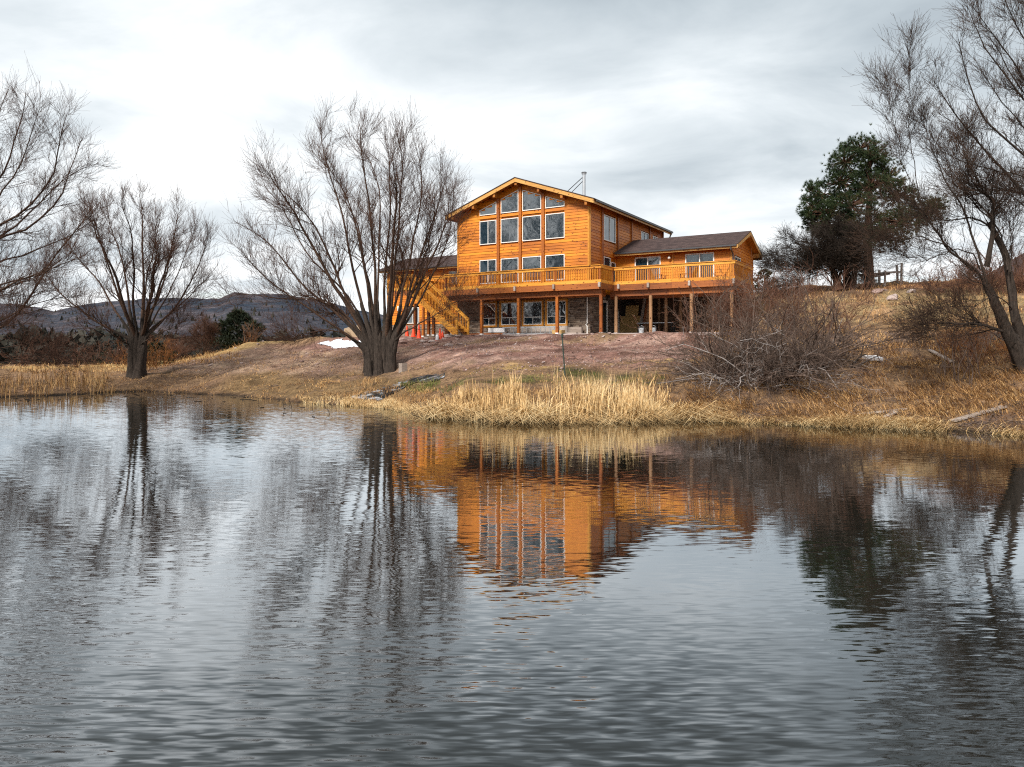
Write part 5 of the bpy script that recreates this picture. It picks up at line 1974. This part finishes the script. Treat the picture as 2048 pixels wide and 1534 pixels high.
# --- basement level
conc = MB()
conc.box(-9.2, 8.2, -2.25, 9.1, -0.13, 0.0)
conc.build('slab', M['concrete'], house)
bas = MB()
lows = [(-7.45, -6.42), (-6.0, -4.83), (-4.39, -3.12), (-2.77, -1.51)]
lz0, lz1 = 0.62, 2.0
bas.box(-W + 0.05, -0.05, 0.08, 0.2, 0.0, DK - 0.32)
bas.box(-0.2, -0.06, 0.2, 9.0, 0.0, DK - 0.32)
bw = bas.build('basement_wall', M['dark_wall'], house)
for a0, a1 in lows:
    window(FR, a0, a1, lz0, lz1, low_split=0.33, trim=0.12, glass='glass')
MB().box(-W, 0, 0.02, 0.08, DK - 0.46, DK - 0.31).build('sill_beam', M['beam'], house)


def stonework(fr, wall, a0, a1, z0, z1, holes, rng_, budget):
    n = 0
    ex = MB()
    z = z0
    while z < z1 - 0.03:
        h = min(rng_.choice([0.085, 0.11, 0.14]), z1 - z)
        a = a0 + rng_.uniform(-0.2, 0)
        while a < a1 - 0.03:
            w_ = rng_.uniform(0.18, 0.52)
            s0, s1 = max(a, a0), min(a + w_, a1)
            a += w_
            if s1 - s0 < 0.04:
                continue
            parts_ = [(s0, s1)]
            for h0, h1, y0_, y1_ in holes:
                if z + h <= y0_ or z >= y1_:
                    continue
                parts_ = [p for s_, e_ in parts_ for p in ((s_, min(e_, h0)), (max(s_, h1), e_)) if p[1] - p[0] > 0.05]
            for s_, e_ in parts_:
                d = rng_.uniform(0.015, 0.06)
                g = 0.006
                j = lambda: rng_.uniform(-0.006, 0.006)
                c = [fr.pt(s_ + g, z + g, -0.10), fr.pt(e_ - g, z + g, -0.10), fr.pt(e_ - g + j(), z + g + j(), d), fr.pt(s_ + g + j(), z + g + j(), d),
                     fr.pt(s_ + g, z + h - g, -0.10), fr.pt(e_ - g, z + h - g, -0.10), fr.pt(e_ - g + j(), z + h - g + j(), d + j()), fr.pt(s_ + g + j(), z + h - g + j(), d + j())]
                if n < budget:
                    mb = MB().hexa(c)
                    mid = np.mean(np.array(mb.v), 0)
                    mb.v = [tuple(np.array(p) - mid) for p in mb.v]
                    o = mb.build('stone', M['stone'], wall)
                    o.location = mid
                    n += 1
                else:
                    ex.hexa(c)
        z += h
    if ex.v:
        ex.build('stones', M['stone'], wall)['kind'] = 'stuff'


r_st = np.random.default_rng(19)
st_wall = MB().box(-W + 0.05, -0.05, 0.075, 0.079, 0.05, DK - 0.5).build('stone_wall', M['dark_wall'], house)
stonework(FR, st_wall, -1.25, 0.02, 0.0, DK - 0.46, [], r_st, 110)
stonework(FR, st_wall, -W, -1.25, 0.0, DK - 0.46, [(a - 0.13, b + 0.13, lz0 - 0.13, lz1 + 0.13) for a, b in lows], r_st, 190)
st_side = MB().box(-0.058, -0.054, 0.2, 3.9, 0.05, DK - 0.5).build('stone_wall', M['dark_wall'], house)
stonework(FS, st_side, 0.04, 3.9, 0.0, DK - 0.46, [(1.6, 2.6, 0, 2.1)], r_st, 200)
window(FS, 1.65, 2.55, 0.02, 2.08, 'fixed', glass='glass_dark', name='basement_door', fw=0.14)
# bay under the right wing: back wall, dividing studs
bay = MB()
bay.box(0.0, 7.6, 6.2, 6.3, 0, DK - 0.3)
bay.box(7.5, 7.6, 4.2, 6.2, 0, DK - 0.3)
bay.build('bay_wall', M['bay'], house)
for a, y in ((2.35, 5.2), (3.55, 3.0), (4.05, 4.2), (5.6, 4.6)):
    MB().box(a - 0.07, a + 0.07, y - 0.07, y + 0.07, 0.001, DK - 0.3).build('support_post', M['log'], house)
# base of the left wing
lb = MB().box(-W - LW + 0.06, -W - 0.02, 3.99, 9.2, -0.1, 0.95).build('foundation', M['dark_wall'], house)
FL_ = Frame('front', 3.98)
lsw = MB().box(-W - LW + 0.1, -W, 3.975, 3.985, 0.0, 0.9).build('stone_wall', M['dark_wall'], house)
stonework(FL_, lsw, -W - LW, -W, -0.05, 0.95, [], r_st, 200)
# white downspout at the stone corner
MB().tube([(-0.10, -0.10, DK - 0.5), (-0.10, -0.10, 0.65), (-0.17, -0.14, 0.55), (-0.10, -0.1, 0.45), (-0.10, -0.10, 0.02)], 0.035, 8).build('downspout', M['white_frame'], house)

# --- decks
Fy = -1.976
dk = MB()
dk.box(-8.95, 1.57, Fy + 0.02, -0.03, DK - 0.04, DK)
dk.box(0.11, 8.32, -0.25, 3.90, DK - 0.045, DK - 0.005)
dk.box(-12.2, -8.955, -1.2, 3.90, DK - 0.045, DK - 0.005)
dk.box(-12.2, -10.5, -3.3, -1.205, DK - 0.045, DK - 0.005)
deck = dk.build('deck', M['beam'], house)


def board_run(name, pts, z0, z1, t_, mat, parent):
    """a board on edge along each leg of a polyline, thickness inward"""
    for (x0, y0), (x1, y1) in zip(pts[:-1], pts[1:]):
        if abs(x1 - x0) > abs(y1 - y0):
            n = max(1, round(abs(x1 - x0) / 3.6))
            for k in range(n):
                a, b = x0 + (x1 - x0) * k / n, x0 + (x1 - x0) * (k + 1) / n
                mid = ((a + b) / 2, y0, (z0 + z1) / 2)
                L = abs(b - a)
                o = MB().box(-L / 2 + 0.002, L / 2 - 0.002, 0, t_, (z0 - z1) / 2, (z1 - z0) / 2).build(name, M[mat], parent)
                o.location = mid
        else:
            L = abs(y1 - y0) - 0.085
            o = MB().box(-L / 2, L / 2, 0, t_, (z0 - z1) / 2, (z1 - z0) / 2).build(name, M[mat], parent)
            o.location = (x0, (y0 + y1) / 2, (z0 + z1) / 2)
            o.rotation_euler = (0, 0, math.pi / 2)


EDGE = [(-8.95, Fy), (1.589, Fy), (1.589, Fy + 1.716), (8.344, Fy + 1.716), (8.344, 3.9)]
rail = MB().box(-8.95, -8.91, Fy + 0.05, Fy + 0.09, DK + 0.1, DK + 0.9).build('railing', M['rail'], house)
board_run('toe_board', EDGE, 2.765, 2.945, 0.04, 'rail', rail)
board_run('top_rail', EDGE, 3.575, 3.715, 0.04, 'rail', rail)
# the cap on top
for (x0, y0), (x1, y1) in zip(EDGE[:-1], EDGE[1:]):
    if abs(x1 - x0) > 0.01:
        n = max(1, round(abs(x1 - x0) / 3.6))
        for k in range(n):
            a, b = x0 + (x1 - x0) * k / n, x0 + (x1 - x0) * (k + 1) / n
            o = MB().box(-(b - a) / 2 + 0.002, (b - a) / 2 - 0.002, -0.05, 0.11, 0, 0.035).build('rail_cap', M['rail'], rail)
            o.location = ((a + b) / 2, y0, 3.717)
    else:
        o = MB().box(-(y1 - y0) / 2 + 0.115, (y1 - y0) / 2 - 0.055, -0.05, 0.11, 0, 0.035).build('rail_cap', M['rail'], rail)
        o.location = (x0, (y0 + y1) / 2 + 0.03, 3.717)
        o.rotation_euler = (0, 0, math.pi / 2)
bal_me = MB().box(-0.019, 0.019, -0.019, 0.019, 0, 0.95).mesh('baluster')
bal_me.materials.append(M['baluster'])
rp_me = MB().box(-0.05, 0.05, -0.05, 0.05, 0, 0.94).mesh('rail_post')
rp_me.materials.append(M['post'])
posts_u = [-8.9, -6.4, -3.8, -1.25]
wposts_u = [3.69, 5.98]
for (x0, y0), (x1, y1) in zip(EDGE[:-1], EDGE[1:]):
    L = math.hypot(x1 - x0, y1 - y0)
    n = int(L / 0.104)
    inx, iny = (0, 0.062) if abs(x1 - x0) > 0.01 else (-0.062, 0)
    for k in range(1, n):
        x, y = x0 + (x1 - x0) * k / n, y0 + (y1 - y0) * k / n
        if any(abs(x - p) < 0.07 for p in posts_u + wposts_u) and inx == 0:
            continue
        o = link('baluster', bal_me, None, rail)
        o.location = (x + inx, y + iny, 2.765)
for x, y in [(p, Fy + 0.092) for p in posts_u] + [(1.495, Fy + 0.092), (1.495, Fy + 1.62 + 0.19), (8.25, Fy + 1.81), (8.25, 3.8), (8.25, 1.8)] + [(p, Fy + 1.808) for p in wposts_u]:
    o = link('rail_post', rp_me, None, rail)
    o.location = (x, y, 2.765)
# rim beams under the deck edge, girders behind, projecting beam ends, posts
board_run('rim_beam', [(-8.95, Fy - 0.03), (1.62, Fy - 0.03), (1.62, Fy + 1.69), (8.37, Fy + 1.69), (8.37, 3.9)], 2.43, 2.755, 0.06, 'beam', deck)
for a, b, y in ((-8.9, 1.5, Fy + 0.34), (1.30, 8.2, Fy + 2.0), (-8.9, 1.2, -0.5), (0.3, 8.2, 2.4)):
    n = max(1, round((b - a) / 3.6))
    for k in range(n):
        p, q_ = a + (b - a) * k / n, a + (b - a) * (k + 1) / n
        o = MB().box(-(q_ - p) / 2 + 0.002, (q_ - p) / 2 - 0.002, -0.07, 0.07, -0.15, 0.15).build('girder', M['beam'], deck)
        o.location = ((p + q_) / 2, y, 2.27)
for k in range(17):
    u_j = -8.6 + k * 0.6
    MB().box(u_j - 0.03, u_j + 0.03, Fy + 0.06, -0.06, 2.47, 2.70).build('joist', M['beam'], deck)
for k in range(12):
    u_j = 1.9 + k * 0.55
    MB().box(u_j - 0.03, u_j + 0.03, Fy + 1.8, 3.85, 2.47, 2.70).build('joist', M['beam'], deck)
pend = MB().box(-0.06, 0.06, -0.14, 0.06, -0.13, 0.13).mesh('beam_end')
pend.materials.append(M['plank'])
for u_ in posts_u[1:] + [1.55]:
    o = link('beam_end', pend, None, deck)
    o.location = (u_, Fy - 0.03, 2.66)
for u_ in (1.95, 3.69, 5.98, 8.3):
    o = link('beam_end', pend, None, deck)
    o.location = (u_, Fy + 1.69, 2.66)


def post_mesh(w_, round_=False, h=2.4):
    if round_:
        me_ = MB().tube([(0, 0, 0.06), (0, 0, h)], w_ / 2, 12).mesh('deck_post')
    else:
        me_ = MB().box(-w_ / 2, w_ / 2, -w_ / 2, w_ / 2, 0.06, h).mesh('deck_post')
    return me_


sq, rd = post_mesh(0.16, False, 2.12), post_mesh(0.19, True, 2.12)
sq.materials.append(M['post'])
rd.materials.append(M['log'])
base_me = MB().box(-0.09, 0.09, -0.09, 0.09, 0.0, 0.075).mesh('post_base')
base_me.materials.append(M['white_frame'])
for u_, y_, me_ in [(p, Fy + 0.34, sq) for p in posts_u[1:]] + [(1.45, Fy + 0.34, sq)] + [(p, Fy + 2.0, rd) for p in (1.63, 3.69, 5.98, 8.1)] + [(p, -0.9, sq) for p in (-9.6, -10.6, -11.0, -12.1)] + [(-8.9, Fy + 0.34, sq)] + [(-14.2, 2.6, sq)]:
    o = link('deck_post', me_, None, house)
    o.location = (u_, y_, 0)
    b_ = link('post_base', base_me, None, o)
    b_.location = (0, 0, 0.001)

# left deck edge rail
lr = MB().box(-12.2, -12.16, -3.2, 3.8, 2.77, 2.93).build('railing', M['rail'], house)
for (x0, y0, x1, y1) in ((-12.18, -3.26, -10.45, -3.26), (-12.18, -3.2, -12.18, 3.9), (-10.45, -1.24, -9.0, -1.24)):
    lr_ = MB().beam((x0, y0, 3.73), (x1, y1, 3.73), 0.14, 0.035).beam((x0, y0, 3.64), (x1, y1, 3.64), 0.04, 0.13).beam((x0, y0, 2.85), (x1, y1, 2.85), 0.04, 0.16).build('top_rail', M['rail'], lr)
    L = math.hypot(x1 - x0, y1 - y0)
    n = int(L / 0.11)
    for k in range(1, n):
        o = link('baluster', bal_me, None, lr)
        o.location = (x0 + (x1 - x0) * k / n + 0.04, y0 + (y1 - y0) * k / n + 0.04, 2.765)
MB().box(-12.2, -9.0, -1.28, -1.24, 2.45, 2.74).box(-12.2, -10.45, -3.34, -3.28, 2.45, 2.74).build('rim_beam', M['beam'], deck)

# --- outside staircase
st = MB()
xb, xt = -7.05, -10.47
slp = DK / (xb - xt)
for y in (-3.3, -2.15):
    n0_ = [(xb + 0.05, y, 0.0), (xb + 0.05, y, 0.24), (xt, y, DK + 0.03), (xt, y, DK - 0.32), (xb - 0.32, y, 0.0)]
    st.prism(n0_, (0, 0.055, 0))
stair = st.build('staircase', M['rail'], house)
nst = 14
tread = MB().box(-0.15, 0.15, 0, 1.09, -0.02, 0.02).mesh('tread')
tread.materials.append(M['beam'])
for k in range(nst):
    o = link('tread', tread, None, stair)
    o.location = (xb - 0.1 + (xt - xb) * (k + 0.5) / nst, -3.24, DK * (k + 0.75) / nst)
for y in (-3.28, -2.12):
    MB().beam((xb, y, 0.98), (xt, y, DK + 0.98), 0.13, 0.04).build('handrail', M['rail'], stair)
    MB().beam((xb, y + .001, 0.88), (xt, y + .001, DK + 0.88), 0.042, 0.15).build('handrail', M['rail'], stair)
    MB().box(xb - 0.05, xb + 0.05, y - 0.05, y + 0.05, 0.001, 1.02).build('newel_post', M['rail'], stair)
    for k in range(1, 30):
        a = xb + (xt - xb) * k / 30
        zz = (xb - a) * slp
        o = link('baluster', bal_me, None, stair)
        o.location = (a, y + 0.035, zz + 0.06)


# ------------------------------------------------------------------ things round the house
def htop_(u, v, z=0.0):
    p = hw(u, v, z)
    return tuple(p)


HR = math.atan2(UY, UX)


def chair(u, v, rz, label):
    root = empty('deck_chair', htop_(u, v, DK + 0.002), HR + rz, label, 'chair', 'wooden chairs on the right deck')
    MB().beam((-0.28, -0.30, 0.34), (-0.28, 0.42, 0.20), 0.03, 0.10).beam((0.28, -0.30, 0.34), (0.28, 0.42, 0.20), 0.03, 0.10).build('seat_frame', M['dark_wood'], root)
    for k in range(5):
        y = -0.28 + 0.13 * k
        MB().box(-0.27, 0.27, y - 0.055, y + 0.055, 0.385 - 0.024 * k, 0.40 - 0.024 * k).build('seat_slat', M['dark_wood'], root)
    for k in range(5):
        x = -0.22 + 0.11 * k
        MB().beam((x, 0.26, 0.30), (x * 1.15, 0.58, 0.98 - 0.05 * abs(k - 2)), 0.095, 0.02, (0, -1, 0.4)).build('back_slat', M['dark_wood'], root)
    for s in (-1, 1):
        MB().box(s * 0.36 - 0.06, s * 0.36 + 0.06, -0.36, 0.36, 0.56, 0.58).build('armrest', M['dark_wood'], root)
        MB().box(s * 0.33 - 0.02, s * 0.33 + 0.02, -0.32, -0.22, 0.0, 0.56).build('leg', M['dark_wood'], root)
        MB().beam((s * 0.33, 0.42, 0.0), (s * 0.33, 0.36, 0.56), 0.04, 0.08).build('leg', M['dark_wood'], root)


chair(3.75, 1.2, math.pi * 0.5, 'dark red wooden slatted armchair on the deck between the two sliding doors')
chair(5.3, 1.4, -math.pi * 0.5, 'dark red wooden slatted armchair on the deck in front of the curtained sliding door')


# traffic cones
def cone(px, D, label, h=0.72):
    x = (px - 1024) / F * D
    root = empty('traffic_cone', (x, D, gz1(x, D) - 0.01), random.uniform(0, 1), label, 'traffic cone', 'orange traffic cones by the staircase')
    MB().tube([(0, 0, 0.03), (0, 0, 0.06), (0, 0, h)], [0.15, 0.135, 0.035], 14).build('body', M['cone'], root)
    MB().box(-0.2, 0.2, -0.2, 0.2, 0, 0.035).build('base', M['cone'], root)
    return root


cone(814, 45.0, 'orange traffic cone farthest left, seen between the willow stems')
cone(827, 44.5, 'orange traffic cone just left of the tall thin one', 0.7)
cone(838, 44.0, 'tall thin orange traffic cone beside the left deck posts', 0.85)
cone(880, 42.6, 'orange traffic cone standing right beside the foot of the staircase', 0.72)
cone(885, 43.0, 'short orange traffic cone tucked behind the one by the staircase', 0.5)

# white jug by the stairs
jx, jy = hw(-7.9, -3.0)[:2]
jug = MB().tube([(0, 0, 0), (0, 0, 0.22), (0, 0, 0.30), (0, 0, 0.36)], [0.1, 0.1, 0.04, 0.04], 10).build('jug', M['white_board'])
jug.location = (jx - 0.6, jy - 0.6, gz1(jx - 0.6, jy - 0.6))
tag(jug, 'small white plastic jug on the dirt at the foot of the staircase', 'jug')

# ladder lying on edge under the lower windows
lad = empty('ladder', htop_(-3.4, -0.85, 0.02), HR, 'aluminium ladder lying on its side on the slab below the basement windows', 'ladder')
for z in (0.04, 0.42):
    MB().box(-2.0, 2.0, -0.03, 0.03, z - 0.035, z + 0.035).build('side_rail', M['aluminium'], lad)
for k in range(13):
    MB().beam((-1.85 + k * 0.31, 0.0, 0.06), (-1.85 + k * 0.31, 0.0, 0.40), 0.035, 0.03).build('rung', M['aluminium'], lad)


def plank(name, u0, u1, v, z, w_, t_, label, mat='plank', cat='plank', group=None, dv=0.0):
    p = htop_((u0 + u1) / 2, v, z)
    o = MB().box(-(u1 - u0) / 2, (u1 - u0) / 2, -w_ / 2, w_ / 2, 0, t_).build(name, M[mat])
    o.location = p
    o.rotation_euler = (0, 0, HR + dv)
    tag(o, label, cat, group)
    return o


plank('plank', -8.3, -5.2, -0.42, 0.002, 0.30, 0.12, 'lower dark plank lying on the slab left of the ladder', 'beam')
plank('plank', -7.4, -5.3, -0.44, 0.124, 0.28, 0.05, 'grey plank stacked on the dark plank left of the ladder')
plank('foam_block', -6.6, -5.4, -0.46, 0.176, 0.30, 0.26, 'white foam panel on top of the planks under the left basement windows', 'white_board', 'panel')
plank('plank', -5.1, -1.2, -0.36, 0.002, 0.26, 0.50, 'stack of long grey boards behind the ladder', 'plank', 'boards')
plank('plank', -2.0, -0.5, -0.62, 0.002, 0.24, 0.10, 'short grey plank on the slab right of the ladder')
plank('plank', -1.35, -0.3, -0.36, 0.002, 0.2, 0.42, 'pale board on edge against the stone wall right of the ladder', 'plank')
plank('cardboard_box', -1.9, -1.2, -0.9, 0.002, 0.3, 0.24, 'low brown carton at the right end of the ladder', 'ply', 'box')

# stored things in the bay under the right wing
ps = MB().box(-0.72, 0.72, -0.012, 0.012, 0, 1.22).build('plywood_sheet', M['ply'])
ps.location = htop_(0.80, 4.2, 0.002)
ps.rotation_euler = (math.radians(-12), 0, HR)
tag(ps, 'wide plywood sheet leaning upright in the bay under the right wing', 'plywood')
ps2 = MB().box(-0.42, 0.42, -0.012, 0.012, 0, 1.9).build('plywood_sheet', M['ply'])
ps2.location = htop_(0.78, 4.34, 0.002)
ps2.rotation_euler = (math.radians(-10), 0, HR)
tag(ps2, 'taller narrow plywood sheet behind the wide one in the storage bay', 'plywood')
for k, (u_, l_, ln, mt) in enumerate([(1.40, 0.13, 2.3, 'plank'), (1.62, 0.14, 2.2, 'beam'), (1.85, 0.10, 2.0, 'log'), (0.12, -0.10, 1.7, 'plank')]):
    o = MB().box(-0.09, 0.09, -0.02, 0.02, 0, ln).build('plank', M[mt])
    o.location = htop_(u_, 4.2 - 0.05 * k, 0.002)
    o.rotation_euler = (math.radians(-6), l_, HR)
    tag(o, ['grey plank leaning right of the plywood in the storage bay', 'reddish plank leaning beside the grey one in the storage bay', 'brown plank leaning rightmost in the storage bay', 'thin grey plank leaning against the wall left of the plywood'][k], 'plank')
tb = empty('work_table', htop_(2.6, 3.9, 0.002), HR, 'long grey-topped table in the storage bay behind the round posts', 'table')
MB().box(-1.15, 1.15, -0.3, 0.3, 0.70, 0.74).build('tabletop', M['aluminium'], tb)
for sx in (-1, 1):
    for sy in (-1, 1):
        MB().box(sx * 1.05 - 0.03, sx * 1.05 + 0.03, sy * 0.24 - 0.03, sy * 0.24 + 0.03, 0, 0.70).build('leg', M['black_metal'], tb)
for u_, lab in ((2.70, 'grey bucket standing just left of the middle round deck post'), (3.42, 'grey bucket standing just right of the middle round deck post')):
    b_ = empty('bucket', htop_(u_, 1.2, 0.002), HR, lab, 'bucket', 'buckets in the bay under the wing')
    MB().tube([(0, 0, 0), (0, 0, 0.36)], [0.13, 0.16], 16).build('body', M['bucket'], b_)
    MB().tube([(0.165, 0, 0.33), (0.12, 0, 0.44), (0, 0, 0.48), (-0.12, 0, 0.44), (-0.165, 0, 0.33)], 0.006, 6).build('handle', M['steel'], b_)

# thin leaning standpipe in the green strip
x, y = ray_ground(1131, 752)
sp_ = empty('standpipe', (x, y, gz1(x, y) - 0.1), 0, 'thin dark leaning standpipe behind the reeds, below the right house post', 'standpipe')
top_z = 1.72
MB().tube([(0, 0, 0), (-0.13, 0, top_z)], 0.028, 8).build('pipe', M['green_metal'], sp_)
MB().tube([(-0.13, 0, top_z), (-0.13, 0, top_z + 0.12)], 0.05, 8).beam((-0.15, 0, top_z + 0.12), (-0.02, 0, top_z + 0.16), 0.03, 0.03).build('spout', M['green_metal'], sp_)

# squat grey post beside the willow
x, y = ray_ground(806, 744)
o = MB().box(-0.15, 0.15, -0.15, 0.15, -0.1, 0.42).build('wooden_post', M['plank'])
o.location = (x, y, gz1(x, y))
o.rotation_euler = (0, 0, 0.7)
tag(o, 'squat square grey post beside the foot of the large willow', 'post')

# split-rail fence on the crest
Df = 49.0
xf = lambda px: (px - 1024) / F * Df   # post feet along the crest
fz = gz1(xf(1770), Df)
fence = empty('rail_fence', (xf(1770), Df, fz), 0, 'short broken rail fence on the crest right of the pine trunk', 'fence')
for px, dy, hh_, tilt in [(1745, 0.3, 1.0, 0), (1769, 0.0, 1.15, 0.05), (1777, 1.2, 1.1, 0), (1782, 1.6, 1.05, 0), (1793, -0.6, 1.45, 0.02), (1805, 0.6, 1.25, -0.06)]:
    u_ = xf(px) - xf(1770)
    zg = gz1(xf(px), Df + dy) - fz
    MB().beam((u_, dy, zg - 0.1), (u_ + tilt * hh_, dy, zg + hh_), 0.11, 0.11, (0, 1, 0)).build('post', M['plank'], fence)
for (p0, p1, z0, z1) in ((1720, 1771, 0.86, 0.98), (1769, 1806, 1.0, 1.08), (1748, 1782, 0.75, 0.95)):
    MB().beam((xf(p0) - xf(1770), 0.12, z0), (xf(p1) - xf(1770), 0.12, z1), 0.06, 0.15).build('rail', M['plank'], fence)

# shed roof far right behind the brush
xs_, ys_ = (2150 - 1024) / F * 54, 54
shed = empty('shed', (xs_, ys_, gz1(xs_, ys_)), 0.15, 'dark shed with a sloping roof behind the brush at the right border', 'shed')
MB().box(-3.9, 3.9, 0, 3, -1.0, 0.6).build('wall', M['dark_wall'], shed)
MB().prism([(-5.0, -0.3, 0.55), (0.0, -0.3, 3.3), (4.6, -0.3, 0.7), (4.6, -0.3, 0.55), (0.0, -0.3, 3.12), (-5.0, -0.3, 0.40)], (0, 3.6, 0)).build('roof', M['shingle'], shed)

# boards in the grass on the right bank
def ground_board(px0, py0, px1, py1, w_, label, mat='plank', t_=0.05):
    a, b = ray_ground(px0, py0), ray_ground(px1, py1)
    za, zb_ = gz1(*a) + 0.06, gz1(*b) + 0.06
    o = MB().beam(Vector((0, 0, 0)), Vector((b[0] - a[0], b[1] - a[1], zb_ - za)), w_, t_).build('board', M[mat])
    o.location = (a[0], a[1], za)
    tag(o, label, 'board', 'boards lying on the right bank')
    return o


ground_board(1860, 706, 1905, 720, 0.16, 'grey weathered board lying in the grass left of the leaning double tree')
ground_board(1680, 832, 1812, 822, 0.12, 'long thin pale board at the waterline right of the thicket')
ground_board(1770, 836, 1792, 828, 0.15, 'short pale board end beside the long board at the waterline')
ground_board(1905, 844, 2008, 820, 0.2, 'grey split board sloping down to the water at the right border')
x, y = ray_ground(1745, 724)
wb = MB().box(-0.30, 0.30, -0.22, 0.22, 0, 0.10).build('white_box_lid', M['white_board'])
wb.location = (x, y, gz1(x, y) + 0.12)
wb.rotation_euler = (math.radians(14), 0, 0.15)
tag(wb, 'white flat lid lying on the slope right of the grey thicket', 'lid')

# fallen snag beside the white lid
rngb = np.random.default_rng(3)
a = ray_ground(1700, 742)
b = ray_ground(1748, 715)
pz = gz1(*a)
P = np.array([[(0, 0, 0.05), (0.3, 0.2, 0.25), (0.62, 0.4, 0.45), (0.95, 0.6, 0.52)], [(0.5, 0.3, 0.35), (0.6, 0.35, 0.55), (0.66, 0.35, 0.8), (0.68, 0.36, 0.95)], [(0.1, 0.0, 0.0), (0.4, 0.1, 0.1), (0.7, 0.2, 0.25), (1.0, 0.4, 0.3)]])
V, q = tubes(P, np.array([[0.05, 0.045, 0.035, 0.015], [0.03, 0.025, 0.02, 0.01], [0.04, 0.035, 0.03, 0.01]]), 7)
o = link('fallen_branch', mesh_np('fallen_branch', V, q, smooth=True), M['bark'])
o.location = (a[0], a[1], pz)
tag(o, 'dark forked fallen branch on the straw beside the white lid', 'branch')

# twig sticking out of the water near the left tufts
P = np.array([[(0, 0, -0.1), (-0.05, 0, 0.12), (-0.16, 0, 0.2), (-0.2, 0, 0.42)]])
V, q = tubes(P, np.array([[0.012, 0.011, 0.01, 0.006]]), 6)
Dw = H * F / (828 - HZ)
o = link('twig', mesh_np('twig', V, q), M['bark'])
o.location = ((660 - 1024) / F * Dw, Dw, 0)
tag(o, 'single dark twig poking out of the pond by the low straw tufts', 'twig')
